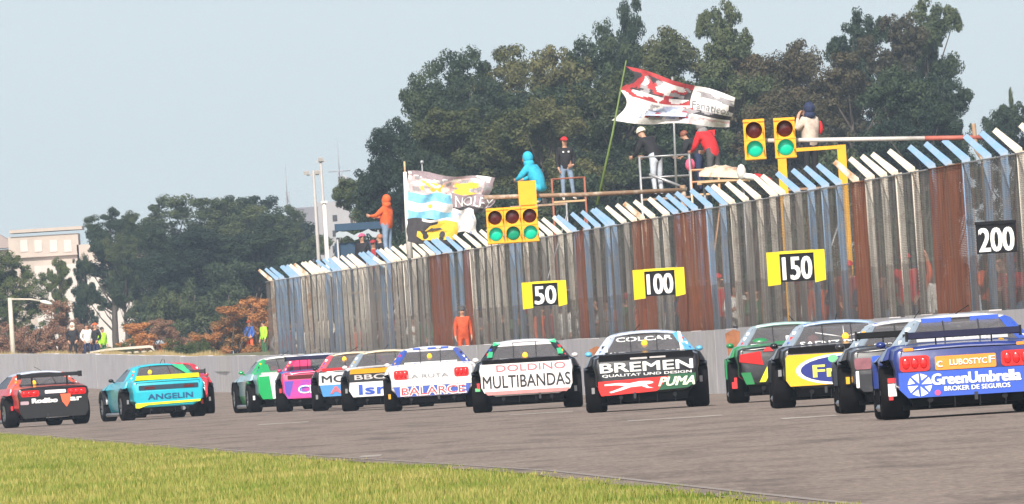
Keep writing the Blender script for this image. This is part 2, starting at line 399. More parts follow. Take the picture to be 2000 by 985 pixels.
# ------------------------------------------------------------------ tall mesh fence with leaning arms
fence = empty('mesh_fence', (fence_x(317), 317, 0), 0, 'tall wire mesh fence on blue and white posts with angled arms above the concrete wall', 'fence')
FO = Vector((fence_x(317), 317, 0))
def mesh_mat(name, col, cov, col2, rust=0.62, net=False):
    m = bpy.data.materials.new(name); m.use_nodes = True
    n = m.node_tree.nodes; L = m.node_tree.links; b = n['Principled BSDF']
    b.inputs['Roughness'].default_value = 0.75; b.inputs['Specular IOR Level'].default_value = .2
    tcn = n.new('ShaderNodeTexCoord'); oi = n.new('ShaderNodeObjectInfo')
    of = n.new('ShaderNodeVectorMath'); of.operation = 'MULTIPLY_ADD'; of.inputs[1].default_value = (37, 61, 0)
    cb_ = n.new('ShaderNodeCombineXYZ')
    for k_ in range(3): L.new(oi.outputs['Random'], cb_.inputs[k_])
    L.new(cb_.outputs[0], of.inputs[0]); L.new(tcn.outputs['Object'], of.inputs[2])
    def streak(scl, st, p0, p1, c0, c1, det=6):
        mp = n.new('ShaderNodeMapping'); mp.inputs['Scale'].default_value = st; L.new(of.outputs[0], mp.inputs[0])
        z = n.new('ShaderNodeTexNoise'); z.inputs['Scale'].default_value = scl; z.inputs['Detail'].default_value = det; z.inputs['Roughness'].default_value = .7; L.new(mp.outputs[0], z.inputs['Vector'])
        r = n.new('ShaderNodeValToRGB'); r.color_ramp.elements[0].position = p0; r.color_ramp.elements[1].position = p1
        r.color_ramp.elements[0].color = (*c0, 1); r.color_ramp.elements[1].color = (*c1, 1); L.new(z.outputs['Fac'], r.inputs[0]); return r.outputs[0]
    base = streak(1.5, (1, 1, .14), .36, .64, col, col2)
    rmask = streak(1.1, (1, .9, .28), rust - .05, rust + .05, (0, 0, 0), (1, 1, 1), 8)
    rcol = streak(3.0, (1, 1, .3), .3, .7, (.16, .045, .022), (.42, .14, .06))
    mxr = n.new('ShaderNodeMix'); mxr.data_type = 'RGBA'; L.new(rmask, mxr.inputs['Factor']); L.new(base, mxr.inputs['A']); L.new(rcol, mxr.inputs['B'])
    L.new(mxr.outputs['Result'], b.inputs['Base Color'])
    covn = streak(1.2, (1, 1.1, .22), .35, .65, (cov * .55,) * 3, (cov * 1.5,) * 3)
    # wire weave: horizontal wires plus the twist of the diagonals, seen almost edge-on
    sp = n.new('ShaderNodeSeparateXYZ'); L.new(tcn.outputs['Object'], sp.inputs[0])
    def wav(mulz, muly):
        a = n.new('ShaderNodeMath'); a.operation = 'MULTIPLY'; a.inputs[1].default_value = mulz; L.new(sp.outputs['Z'], a.inputs[0])
        c = n.new('ShaderNodeMath'); c.operation = 'MULTIPLY_ADD'; c.inputs[1].default_value = muly
        L.new(sp.outputs['Y'], c.inputs[0]); L.new(a.outputs[0], c.inputs[2])
        s_ = n.new('ShaderNodeMath'); s_.operation = 'PINGPONG'; s_.inputs[1].default_value = 0.5; L.new(c.outputs[0], s_.inputs[0])
        return s_
    w1, w2 = wav(17, 5.0), wav(17, -5.0)
    mn = n.new('ShaderNodeMath'); mn.operation = 'MINIMUM'; L.new(w1.outputs[0], mn.inputs[0]); L.new(w2.outputs[0], mn.inputs[1])
    lt = n.new('ShaderNodeMath'); lt.operation = 'LESS_THAN'; L.new(covn, lt.inputs[1]); L.new(mn.outputs[0], lt.inputs[0])
    L.new(lt.outputs[0], b.inputs['Alpha'])
    return m
m_mesh = mesh_mat('wire_mesh', (0.11, 0.095, 0.085), 0.19, (0.31, 0.275, 0.245))
m_meshr = mesh_mat('rusty_wire_mesh', (0.20, 0.12, 0.09), 0.34, (0.34, 0.22, 0.16), 0.40)
DIR = Vector((-0.0477, 1, 0)).normalized(); NRM = Vector((DIR.y, -DIR.x, 0))   # NRM points away from the track
pm = MB(); pm.box((0, 0, 1.45), (0.12, 0.12, 3.5))
post_me = pm.mesh('post', [m_wpost])
am = MB(); e0 = Vector((0.0, 0, 3.19)); dv = Vector((-.37, 0, .38)); pv_ = Vector((.38, 0, .37)).normalized() * .046
am.prism([e0 + Vector((-.055, -.052, -.02)), e0 + dv - pv_ + Vector((0, -.048, 0)), e0 + dv + pv_ + Vector((0, -.048, 0)), e0 + Vector((.05, -.052, .06)), e0 + Vector((.055, -.052, .0))], (0, .10, 0))
arm_me = am.mesh('arm', [m_wpost])
plen = 4.1
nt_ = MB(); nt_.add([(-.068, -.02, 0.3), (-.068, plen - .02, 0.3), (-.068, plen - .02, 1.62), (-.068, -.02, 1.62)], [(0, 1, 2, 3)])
m_veil = mesh_mat('added_dark_veil', (.025, .022, .022), .085, (.06, .052, .05)); veil_me = nt_.mesh('lower_dark_veil', [m_veil])  # added dark veil that dims the lower fence; no net hangs there
pn = MB(); pn.add([(-.075, -.02, 0.5), (-.075, plen - .02, 0.5), (-.075, plen - .02, 3.15), (-.075, -.02, 3.15)], [(0, 1, 2, 3)])
panel_me = pn.mesh('mesh_panel', [m_mesh])
rl = MB(); rl.tube([(-.085, 0, 3.16), (-.085, plen - .02, 3.16)], .014, 5)
rail_me = rl.mesh('tension_rail', [m_steel])
def fpx(Y): return 22.94 * F / Y - 810.0
RUSTY = [(848, 882), (918, 934), (1136, 1152), (1240, 1292), (1330, 1346), (1358, 1386), (1684, 1722), (1828, 1902)]
BLUEX = [(540, 590), (640, 672), (722, 765), (850, 925), (1000, 1030), (1130, 1218), (1318, 1424), (1545, 1668), (1822, 1982), (2060, 2160)]
rotf = math.atan2(-DIR.x, DIR.y)
Y = 268.0; idx = 0
while Y < 652:
    x = fpx(Y); loc = Vector((fence_x(Y), Y, g(Y) + 0.57)) - FO
    blue = any(a <= x <= b for a, b in BLUEX)
    pmat = m_bpost if blue else (m_rpost if random.random() < .12 else m_wpost)
    if random.random() < .10: pmat = m_cpost
    rz = rotf + random.uniform(-.02, .02); tilt = random.uniform(-.012, .012)
    p = link('post', post_me, fence, loc, (0, tilt, rz), [pmat])
    a_ = link('arm', arm_me, p, (0, 0, 0), (0, random.uniform(-.02, .02), random.uniform(-.06, .06)), [m_bpost if blue else (pmat if pmat != m_cpost else m_wpost)])
    xm = fpx(Y + plen / 2)
    rust = any(a <= xm <= b for a, b in RUSTY)
    link('mesh_panel', panel_me, fence, loc, (0, 0, rotf), [m_meshr if rust else m_mesh])
    link('tension_rail', rail_me, fence, loc, (0, 0, rotf), [m_rust if rust else m_steel])
    link('lower_dark_veil', veil_me, fence, loc, (0, 0, rotf))
    Y += plen; idx += 1

# ------------------------------------------------------------------ distance boards
m_board_y = M('board_yellow', (0.85, 0.66, 0.02), 0.6, 0.06, 5.0)
def board(num, x, y, s, wtxt, yellow, label):
    c = W(x, y, s)
    t = empty('distance_board', c, 0.0, label, 'sign', 'distance boards hung on the mesh fence')
    hh = 0.52 if yellow else 0.47
    mb = MB(); mb.box((0, 0, 0), (wtxt + .08, .05, hh)); mb.build('board', m_black, t)
    mb = MB(); mb.box((0, -.012, hh / 2 + .02), (wtxt + .1, .08, .05)); mb.build('top_bar', m_board_y if yellow else m_black, t)
    lettering(num, 0, -.015, wtxt * 1.02, hh * .82, -.032, m_print_w, t, bold=0.03, name='numerals')
    if yellow:
        for sd_ in (-1, 1):
            wd = .24 if sd_ < 0 else .20
            x0 = sd_ * (wtxt / 2 + .045)
            mb = MB(); mb.prism([(x0, -.03, -hh / 2 - .04), (x0 + sd_ * wd, -.16, -hh / 2 - .06 * (sd_ < 0)), (x0 + sd_ * wd, -.16, hh / 2 + .04), (x0, -.03, hh / 2 + .04)], (0, .03, 0))
            mb.build('side_panel', m_board_y, t)
    mb = MB()
    for sx in (-.2, .2): mb.box((sx * wtxt / .5, .12, .1), (.04, .22, .04))
    mb.build('bracket', m_steel, t)
board('50', 1065, 575, 84.4, .50, True, 'board reading 50 with yellow side panels, leftmost of the boards')
board('100', 1289, 553, 94.2, .54, True, 'board reading 100 with yellow side panels, between two other yellow ones')
board('150', 1557, 522, 106.3, .54, True, 'board reading 150 with yellow side panels below the yellow frame')
board('200', 1946, 466, 122.8, .56, False, 'black distance board reading 200 without side panels')

# ------------------------------------------------------------------ traffic lights on pipes above the fence
m_red_off = M('red_lens_unlit', (0.07, 0.005, 0.004), 0.3, 0.2, 8.0)
m_green_on = M('green_lens_lit', (0.0, 0.42, 0.25), 0.3, 0.1, 8.0, emit=0.45)
m_green_dim = M('green_lens_dim', (0.0, 0.24, 0.13), 0.3, 0.1, 8.0, emit=0.2)
def signal(parent, cx, w_, h_, dim=False):
    mb = MB(); mb.box((cx, 0, 0), (w_ * .97, .20, h_))
    mb.box((cx, -.008, h_ * .46), (w_ * .985, .235, .03)); mb.box((cx, -.008, -h_ * .46), (w_ * .985, .235, .03)); mb.box((cx, -.004, 0), (w_ * .98, .215, .02))
    hs = mb.build('housing', m_yellow, parent)
    r = min(w_ * .40, h_ * .2)
    for k, (zc, nm_, mt) in enumerate(((h_ * .23, 'red_lens', m_red_off), (-h_ * .23, 'green_lens', m_green_dim if dim else m_green_on))):
        mb = MB(); mb.lathe([(0.001, -.135), (r * .6, -.128), (r, -.105), (r, -.09)], 22, axis='Y', c=(cx, 0, zc)); mb.build(nm_, mt, parent)
        mb = MB(); vo = r * 1.12
        mb.lathe([(r * 1.02, -.10), (r * 1.02, -.24), (vo, -.24), (vo, -.10)], 20, axis='Y', c=(cx, 0, zc), a0=R(-105), a1=R(105))
        mb.build('visor', m_yellow, parent)
c = W(1001, 440, 94.0)
tl = empty('traffic_light', c, R(2), 'yellow triple traffic light with three green lamps lit', 'traffic light', 'yellow starting lights over the track')
for k in (-1, 0, 1): signal(tl, k * .36, .36, .75, dim=(k == 0))
p0 = W(1030, 377, 94.0) - c; p0.rotate(Matrix.Rotation(-R(2), 3, 'Z'))
mb = MB(); mb.box((p0.x, .02, p0.z), (.37, .22, .50)); mb.box((p0.x, .02, p0.z - .31), (.30, .16, .14)); mb.build('control_box', m_yellow, tl)
a = W(945, 386, 94.0); a = Vector((a.x, c.y - .16, a.z)); b = W(1325, 371, 92.0); b = Vector((b.x + .1, c.y + 2, b.z - .06))
t = empty('gantry_pipe', b, 0, 'rusty brown pipe reaching out from the fence above the triple light', 'pole', 'pipes carrying the starting lights')
mb = MB(); mb.tube([a - b, (a - b) * .5 + Vector((0, 0, -.02)), Vector((0, 0, 0))], .045, 8); mb.build('pipe', m_brownpipe, t)
bb = Vector((fence_x(b.y) + .1, b.y, g(b.y) + .6)) - b
mb = MB(); mb.tube([bb, Vector((bb.x, bb.y, .1))], .06, 8); mb.build('support_post', m_brownpipe, t)
q = W(1262, 318, 92) - b; mb = MB(); mb.tube([Vector((.02, .1, .02)), Vector((q.x, .1, q.z * .55))], .035, 6); mb.build('brace', m_steel, t)

c2 = W(1504, 272, 119.0)
for i, (px, py) in enumerate(((1474, 273), (1533, 270))):
    c = W(px, py, 119.0)
    tl = empty('traffic_light', c, R(-2 + 3 * i), ('yellow two lamp traffic light at the free end of the striped pipe', 'yellow two lamp traffic light beside the person in the tan vest')[i], 'traffic light', 'yellow starting lights over the track')
    signal(tl, 0, .355, .67)
    mb = MB(); mb.box((.05, .17, -.06), (.10, .16, .12)); mb.build('clamp', m_black, tl)
a = W(1490, 275, 119.0); b = W(1930, 268, 119.0); b.y = c2.y + .3; a.y = c2.y + .2
m_stripe = M('white_pipe', (0.62, 0.58, 0.54), 0.6, 0.1, 2.0, col2=(0.35, 0.30, 0.27), mix=(.55, .7))
m_redpipe = M('faded_red_pipe', (0.42, 0.12, 0.09), 0.7, 0.25, 4.0)
t = empty('gantry_pipe', b, 0, 'white pipe with a faded red end carrying two traffic lights', 'pole', 'pipes carrying the starting lights')
mb = MB(); mb.tube([a - b, (a - b) * .28], .036, 8); mb.build('pipe', m_stripe, t)
mb = MB(); mb.tube([(a - b) * .28, Vector((0, 0, 0))], .038, 8); mb.build('red_end', m_redpipe, t)
bb = Vector((fence_x(b.y) + .14, b.y, 0)) - b
mb = MB(); mb.tube([Vector((bb.x, 0, bb.z + .7)), Vector((bb.x, 0, -.38)), Vector((bb.x - .1, 0, -.2)), Vector((-.22, 0, .24))], .036, 8); mb.build('support_post', m_brownpipe, t)

for px, s_, hh_, lab in ((1431, 101.5, .5, 'rusty orange board leaning on the wall left of the green car'), (1163, 88.5, .34, 'narrow rust brown board leaning on the wall left of the black car')):
    p = W(px, hz(px), s_); o = Vector((p.x, p.y, g(p.y) + .70)); mb = MB(); mb.prism([(-.10, -.06, 0), (.11, -.06, 0), (.15, .02, hh_), (.02, .02, hh_ + .05), (-.14, .02, hh_ - .02)], (0, .04, 0)); mb.box((0, .02, -.34), (.16, .05, .7))
    tag(mb.build('leaning_board', M('rust_orange_board', (.27, .11, .05), .9, .35, 6.0), None, o), lab, 'board')

# yellow frame behind the fence
t = empty('yellow_frame', W(1585, hz(1585), 99) * 1.0, 0, 'yellow steel frame with two posts standing behind the fence', 'frame')
o = t.location.copy()
for px, py in ((1527, 305), (1643, 283)):
    q = W(px, py, 99.0) - o
    mb = MB(); mb.box((q.x, 0, (q.z - .9) / 2), (.17, .17, q.z + .9)); mb.build('post', m_yellow, t)
q1, q2 = W(1545, 293, 99) - o, W(1640, 288, 99) - o
mb = MB(); mb.box(((q1.x + q2.x) / 2, -.06, (q1.z + q2.z) / 2), (q2.x - q1.x, .07, .07), rot=Matrix.Rotation(R(-.5), 3, 'Y')); mb.build('rail', m_yellow, t)

# ------------------------------------------------------------------ people
# joints: name -> (position, radius); figures face +Y, feet at z = 0
def base_pose(**ch):
    J = dict(pelvis=(0, 0, .96), belly=(0, .005, 1.10), chest=(0, .0, 1.30), neck0=(0, -.005, 1.46), neck1=(0, .005, 1.53), head0=(0, .02, 1.60), head1=(0, .015, 1.68), head2=(0, .0, 1.74), nose=(0, .125, 1.615),
             shl=(-.17, -.005, 1.42), shr=(.17, -.005, 1.42), ell=(-.235, -.02, 1.15), elr=(.235, -.02, 1.15), wrl=(-.24, .07, .92), wrr=(.24, .07, .92), hal=(-.235, .10, .84), har=(.235, .10, .84),
             hil=(-.10, 0, .90), hir=(.10, 0, .90), knl=(-.11, .02, .50), knr=(.11, .02, .50), anl=(-.11, -.02, .09), anr=(.11, -.02, .09), tol=(-.13, .14, .04), tor=(.13, .14, .04))
    J.update(ch); return J
RAD = dict(pelvis=.135, belly=.135, chest=.15, neck0=.07, neck1=.055, head0=.078, head1=.088, head2=.055, nose=.016, shl=.078, shr=.078, ell=.052, elr=.052, wrl=.036, wrr=.036, hal=.036, har=.036,
           hil=.10, hir=.10, knl=.068, knr=.068, anl=.048, anr=.048, tol=.036, tor=.036)
BONES = [('pelvis', 'belly', 0), ('belly', 'chest', 0), ('chest', 'neck0', 0), ('neck0', 'neck1', 2), ('neck1', 'head0', 2), ('head0', 'head1', 2), ('head1', 'head2', 2), ('head0', 'nose', 2),
         ('chest', 'shl', 0), ('chest', 'shr', 0), ('shl', 'ell', 0), ('shr', 'elr', 0), ('ell', 'wrl', 0), ('elr', 'wrr', 0), ('wrl', 'hal', 2), ('wrr', 'har', 2),
         ('pelvis', 'hil', 1), ('pelvis', 'hir', 1), ('hil', 'knl', 1), ('hir', 'knr', 1), ('knl', 'anl', 1), ('knr', 'anr', 1), ('anl', 'tol', 3), ('anr', 'tor', 3)]
def body_mesh(J, fingers=True, fat=1.0):
    names = list(J); P = [Vector(J[n]) for n in names]; rad = [RAD[n] * (fat if n in ('pelvis', 'belly', 'chest', 'shl', 'shr', 'ell', 'elr') else 1) for n in names]
    ix = {n: i for i, n in enumerate(names)}; E = [(ix[a], ix[b], k) for a, b, k in BONES]
    if fingers:
        for sd_, wr, ha in ((-1, 'wrl', 'hal'), (1, 'wrr', 'har')):
            a, h = Vector(J[wr]), Vector(J[ha]); d = (h - a).normalized()
            sidev = d.cross(Vector((1, 0, 0))); sidev = sidev.normalized() if sidev.length > .1 else Vector((0, 1, 0))
            curl = d.cross(sidev) * sd_
            for k, (off, ln) in enumerate(((-.03, .062), (-.01, .075), (.011, .07), (.03, .055))):
                i0 = len(P); P.append(h + d * .035 + sidev * off); rad.append(.0105); P.append(h + d * (.035 + ln * .55) + sidev * off * 1.1 + curl * .006); rad.append(.0095)
                P.append(h + d * (.035 + ln) + sidev * off * 1.1 + curl * .026); rad.append(.008)
                E += [(ix[ha], i0, 2), (i0, i0 + 1, 2), (i0 + 1, i0 + 2, 2)]
            i0 = len(P); P.append(h - d * .01 + sidev * .045); rad.append(.012); P.append(h + d * .03 + sidev * .062 + curl * .012); rad.append(.0095)
            E += [(ix[ha], i0, 2), (i0, i0 + 1, 2)]
    me = bpy.data.meshes.new('body'); me.from_pydata([tuple(p) for p in P], [(a, b) for a, b, _ in E], [])
    o = bpy.data.objects.new('body', me); C.objects.link(o)
    md = o.modifiers.new('skin', 'SKIN'); md.use_smooth_shade = True
    for i, sv in enumerate(me.skin_vertices[0].data):
        sv.radius = (rad[i], rad[i]); sv.use_root = (i == 0)
    ss = o.modifiers.new('sub', 'SUBSURF'); ss.levels = 1; ss.render_levels = 1
    bpy.context.view_layer.update()
    out = bpy.data.meshes.new_from_object(o.evaluated_get(bpy.context.evaluated_depsgraph_get()))
    bpy.data.objects.remove(o)
    co = np.empty(len(out.polygons) * 3); out.polygons.foreach_get('center', co); co = co.reshape(-1, 3)
    best = np.full(len(co), 1e9); mi = np.zeros(len(co), np.int32)
    for a, b, k in E:
        A = np.array(P[a]); D = np.array(P[b]) - A; L2 = max(1e-9, D @ D)
        tt = np.clip(((co - A) @ D) / L2, 0, 1); dist = np.linalg.norm(co - A - tt[:, None] * D, axis=1) - .5 * (rad[a] * (1 - tt) + rad[b] * tt)
        sel = dist < best; best[sel] = dist[sel]; mi[sel] = k
    out.materials.clear()
    for m in (m_skin, m_skin, m_skin, m_skin): out.materials.append(m)
    out.polygons.foreach_set('material_index', mi); out.update()
    return out
def head_frame(J):
    c = (Vector(J['head0']) * .5 + Vector(J['head1']) * .5); u = (Vector(J['head2']) - Vector(J['neck1'])).normalized()
    f = (Vector(J['nose']) - Vector(J['head0'])); f = (f - u * f.dot(u)).normalized(); r = f.cross(u)
    m = Matrix((r, f, u)).transposed()
    return c, m
POSES = {
 'stand': base_pose(),
 'relaxed': base_pose(wrl=(-.20, .12, .98), hal=(-.13, .16, .97), wrr=(.22, .06, .93), har=(.21, .10, .86), knl=(-.14, .05, .50), anl=(-.17, .02, .09), tol=(-.22, .17, .04)),
 'pockets': base_pose(ell=(-.28, -.06, 1.17), elr=(.28, -.06, 1.17), wrl=(-.20, .06, .99), wrr=(.20, .06, .99), hal=(-.17, .09, .92), har=(.17, .09, .92), knr=(.14, .04, .50), anr=(.15, .06, .09), tor=(.18, .22, .04)),
 'lean': base_pose(belly=(0, .06, 1.10), chest=(0, .20, 1.26), neck0=(0, .31, 1.38), neck1=(0, .355, 1.43), head0=(0, .40, 1.475), head1=(0, .42, 1.55), head2=(0, .42, 1.61), nose=(0, .505, 1.47),
                   shl=(-.18, .27, 1.35), shr=(.18, .27, 1.35), ell=(-.25, .34, 1.08), elr=(.25, .34, 1.08), wrl=(-.20, .52, .98), wrr=(.20, .52, .98), hal=(-.19, .60, .97), har=(.19, .60, .97)),
 'point': base_pose(ell=(-.22, .18, 1.24), wrl=(-.16, .40, 1.24), hal=(-.14, .48, 1.26), elr=(.24, .12, 1.18), wrr=(.14, .34, 1.2), har=(.08, .41, 1.22)),
 'arms_up': base_pose(ell=(-.30, .08, 1.58), wrl=(-.26, .12, 1.82), hal=(-.25, .13, 1.91), elr=(.27, .16, 1.22), wrr=(.18, .36, 1.32), har=(.15, .42, 1.38)),
 'crouch': base_pose(pelvis=(0, -.12, .42), belly=(0, -.05, .56), chest=(0, .08, .74), neck0=(0, .16, .88), neck1=(0, .185, .94), head0=(0, .22, 1.0), head1=(0, .22, 1.08), head2=(0, .21, 1.14), nose=(0, .325, 1.01),
                     shl=(-.18, .12, .84), shr=(.18, .12, .84), ell=(-.26, .26, .64), elr=(.26, .26, .64), wrl=(-.16, .42, .58), wrr=(.16, .42, .58), hal=(-.11, .48, .58), har=(.11, .48, .58),
                     hil=(-.10, -.12, .38), hir=(.10, -.12, .38), knl=(-.18, .28, .50), knr=(.18, .28, .50), anl=(-.16, .02, .09), anr=(.16, .02, .09), tol=(-.18, .18, .04), tor=(.18, .18, .04)),
 'photo': base_pose(ell=(-.26, .10, 1.22), elr=(.26, .10, 1.22), wrl=(-.12, .22, 1.46), wrr=(.12, .22, 1.46), hal=(-.07, .23, 1.55), har=(.07, .23, 1.55)),
 'bent': base_pose(pelvis=(0, -.10, .95), belly=(0, .03, 1.06), chest=(0, .23, 1.16), neck0=(0, .36, 1.23), neck1=(0, .42, 1.27), head0=(0, .48, 1.31), head1=(0, .51, 1.38), head2=(0, .52, 1.44), nose=(0, .585, 1.30),
                   shl=(-.19, .30, 1.20), shr=(.19, .30, 1.20), ell=(-.26, .42, .98), elr=(.26, .42, .98), wrl=(-.16, .58, .90), wrr=(.16, .58, .90), hal=(-.12, .65, .90), har=(.12, .65, .90), hil=(-.10, -.10, .89), hir=(.10, -.10, .89)),
}
BODY = {k: body_mesh(v, True, 1.30) for k, v in POSES.items()}
HATS = {}
def hat_mesh(kind):
    if kind in HATS: return HATS[kind]
    mb = MB()
    if kind == 'cap':
        mb.ellipsoid((0, -.012, .03), (.108, .122, .10), 14, lo=0, hi=90)
        mb.prism([(-.075, .08, .035), (.075, .08, .035), (.055, .185, .02), (-.055, .185, .02)], (0, 0, .012))
    elif kind == 'beanie': mb.ellipsoid((0, -.01, .02), (.112, .122, .125), 14, lo=-6, hi=90)
    elif kind == 'hood':
        mb.ellipsoid((0, -.05, .01), (.122, .122, .14), 14, lo=-70, hi=90); mb.ellipsoid((0, -.05, -.13), (.13, .12, .10), 12)
    elif kind == 'long_hair':
        mb.ellipsoid((0, -.022, .01), (.108, .115, .112), 14, lo=-10, hi=90); mb.ellipsoid((0, -.075, -.08), (.095, .05, .15), 12)
    else: mb.ellipsoid((0, -.024, .018), (.102, .112, .102), 14, lo=-25, hi=90, rot=Matrix.Rotation(R(-14), 3, 'X'))
    HATS[kind] = mb.mesh(kind, [m_black]); return HATS[kind]
eb = MB(); eb.ellipsoid((0, 0, 0), (.014, .008, .010), 8); EYE = eb.mesh('eye', [m_dark])
def person(pose, loc, face, jacket, legs, head, headmat, label, group, scale=1.0, shoes=None, eyes=True, extra=None):
    """face: heading in degrees, 0 = away from the camera"""
    J = POSES[pose]
    t = empty('person', loc, R(face), label, 'person', group); t.scale = (scale,) * 3
    link('body', BODY[pose], t, mats=[jacket, legs, m_skin, shoes or m_black])
    c, m = head_frame(J)
    h = link({'beanie': 'knit_hat', 'hair': 'hair'}.get(head, head), hat_mesh(head), t, mats=[headmat])
    h.location = c + m @ Vector((0, 0, .02)); h.rotation_euler = m.to_euler()
    if eyes:
        for sx in (-1, 1):
            e = link('eye', EYE, t); e.location = c + m @ Vector((sx * .035, .083, .012)); e.rotation_euler = m.to_euler()
    if extra: extra(t)
    return t
ck = {n: cloth(n, c) for n, c in dict(orange=(.72, .12, .03), red=(.62, .02, .025), darkred=(.30, .025, .03), navy=(.02, .03, .08), black=(.016, .016, .02), sky=(.03, .42, .60), jeans=(.20, .27, .38), lightjeans=(.48, .52, .58), tan=(.60, .48, .40),
      grey=(.22, .21, .21), white=(.72, .70, .66), brown=(.16, .085, .05), green=(.05, .14, .06), lime=(.40, .75, .04), blue=(.05, .12, .42), pink=(.65, .10, .20), cream=(.70, .62, .50), purple=(.18, .10, .32), darkgrey=(.07, .07, .075), yellow=(.7, .45, .04)).items()}
m_hair = M('dark_hair', (.03, .02, .015), .6, .2, 20.0); m_hairg = M('grey_hair', (.22, .21, .20), .6, .2, 20.0)

# scaffolds that carry the people above the fence line
def scaffold(x, s, ydeck, wid, mat, label, rail=True, xr=None, railh=.95, kind='scaffold', mid=True):
    p = W(x, ydeck, s); zd = p.z; base = g(p.y) + .3
    t = empty(kind, (p.x, p.y, base), 0, label, kind, 'lookout platforms behind the fence')
    hd = zd - base; w2 = wid / 2; dp = 1.6
    for k in range(5):
        mb = MB(); mb.box((0, -dp / 2 + .16 + k * .32, hd - .025), (wid, .30, .05)); mb.build('deck_board', m_wood if mat != m_steel else m_brownpipe, t)
    for sx in (-1, 1):
        for sy in (-1, 1):
            mb = MB(); mb.tube([(sx * w2 * .96, sy * dp * .48, 0), (sx * w2 * .96, sy * dp * .48, hd + (railh if rail else 0))], .03, 6); mb.build('leg', mat, t)
    for sy in (-1, 1):
        mb = MB(); mb.tube([(-w2 * .96, sy * dp * .5, .3), (w2 * .96, sy * dp * .5, hd - .3)], .022, 5); mb.build('brace', mat, t)
        mb = MB(); mb.tube([(-w2 * .96, sy * dp * .48, hd * .5), (w2 * .96, sy * dp * .48, hd * .5)], .022, 5); mb.build('crossbar', mat, t)
    if rail:
        for zz in ((railh, railh * .5) if mid else (railh,)):
            for sy in (-1, 1):
                mb = MB(); mb.tube([(-w2 * .97, sy * dp * .48, hd + zz), (w2 * .97, sy * dp * .48, hd + zz)], .024, 6); mb.build('rail', mat, t)
            for sx in (-1, 1):
                mb = MB(); mb.tube([(sx * w2 * .96, -dp * .48, hd + zz), (sx * w2 * .96, dp * .48, hd + zz)], .024, 6); mb.build('rail', mat, t)
    return t, zd
GP = 'spectators up above the fence'
def on(x, ydeck, s): return W(x, ydeck, s)
m_rr = M('red_brown_rail', (.30, .10, .06), .7, .2, 4.0)
m_or = M('orange_wood_rail', (.62, .34, .18), .7, .2, 4.0)
scaffold(757, 64.5, 510, 1.3, m_steel, 'scaffold platform under the person in the orange jacket', rail=False)
def purple_bag(t):
    mb = MB(); mb.ellipsoid((.30, .40, 1.22), (.16, .10, .10), 10); mb.build('held_bundle', cloth('violet', (.25, .14, .42)), t)
person('point', on(760, 510, 64.5), 60, ck['orange'], ck['jeans'], 'hood', ck['orange'], 'person in a hooded orange jacket and blue jeans standing left of the flags', GP, 1.12, extra=purple_bag)
scaffold(730, 61.5, 568, 1.5, m_steel, 'low scaffold left of the flags holding three watching heads', rail=False)
person('stand', on(713, 566, 61.8), 150, ck['black'], ck['navy'], 'cap', ck['pink'], 'person in a pale red cap looking over the fence, leftmost head', GP)
person('relaxed', on(748, 567, 62), 100, ck['black'], ck['navy'], 'hair', M('auburn_hair', (.35, .13, .06), .6, .2, 20.0), 'person with auburn hair looking over the fence below the orange jacket', GP)
person('stand', on(735, 578, 61.5), 170, ck['darkred'], ck['navy'], 'cap', ck['darkred'], 'person in a dark red cap between two other heads at the fence', GP)
scaffold(1052, 75, 400, 1.5, m_steel, 'scaffold platform under the person in the sky blue hooded jacket', rail=False)
person('crouch', on(1050, 400, 75), 62, ck['sky'], ck['sky'], 'hood', ck['sky'], 'person in a sky blue hooded jacket crouching beside the yellow box', GP, 1.16, shoes=ck['white'])
scaffold(1112, 70, 392, .95, m_rr, 'red brown scaffold platform under the person in the red cap', railh=.62, mid=False)
def chest_marks(t):
    for sx in (-1, 1):
        mb = MB(); mb.box((sx * .075, .165, 1.36), (.045, .02, .045)); mb.build('jacket_patch', m_print_w, t)
person('relaxed', on(1109, 392, 70), 190, ck['black'], ck['jeans'], 'cap', ck['red'], 'person in a black jacket, blue jeans and red cap standing upright', GP, 1.0, shoes=ck['white'], extra=chest_marks)
scaffold(1302, 75, 386, 1.35, m_steel, 'grey railed platform under the big red and white flag', railh=1.08)
person('lean', on(1286, 386, 75), 48, ck['black'], ck['lightjeans'], 'beanie', ck['cream'], 'person in a cream hat, black jacket and pale jeans leaning on a rail', GP, 1.12)
scaffold(1378, 75, 378, .75, m_or, 'orange wooden railed platform under the person in the red jacket', railh=.62)
person('lean', on(1398, 378, 75), 40, ck['red'], ck['darkgrey'], 'hood', ck['grey'], 'person in a bright red jacket and grey hood bending forward', GP, 1.15)
person('lean', on(1371, 376, 74.5), 70, ck['black'], ck['navy'], 'hair', M('red_hair', (.22, .07, .04), .6, .2, 20.0), 'person in black with red brown hair beside the red jacket', GP, 1.0)
scaffold(1592, 85, 366, 1.5, m_steel, 'scaffold platform behind the yellow frame', rail=False)
def vest_sleeve(t):
    mb = MB(); mb.ellipsoid((.27, -.03, 1.25), (.06, .07, .15), 10); mb.build('red_sleeve', ck['red'], t)
person('photo', on(1588, 366, 85), 40, ck['tan'], ck['black'], 'hood', ck['navy'], 'person in a tan vest and dark blue hood beside the traffic light', GP, 1.09, extra=vest_sleeve)
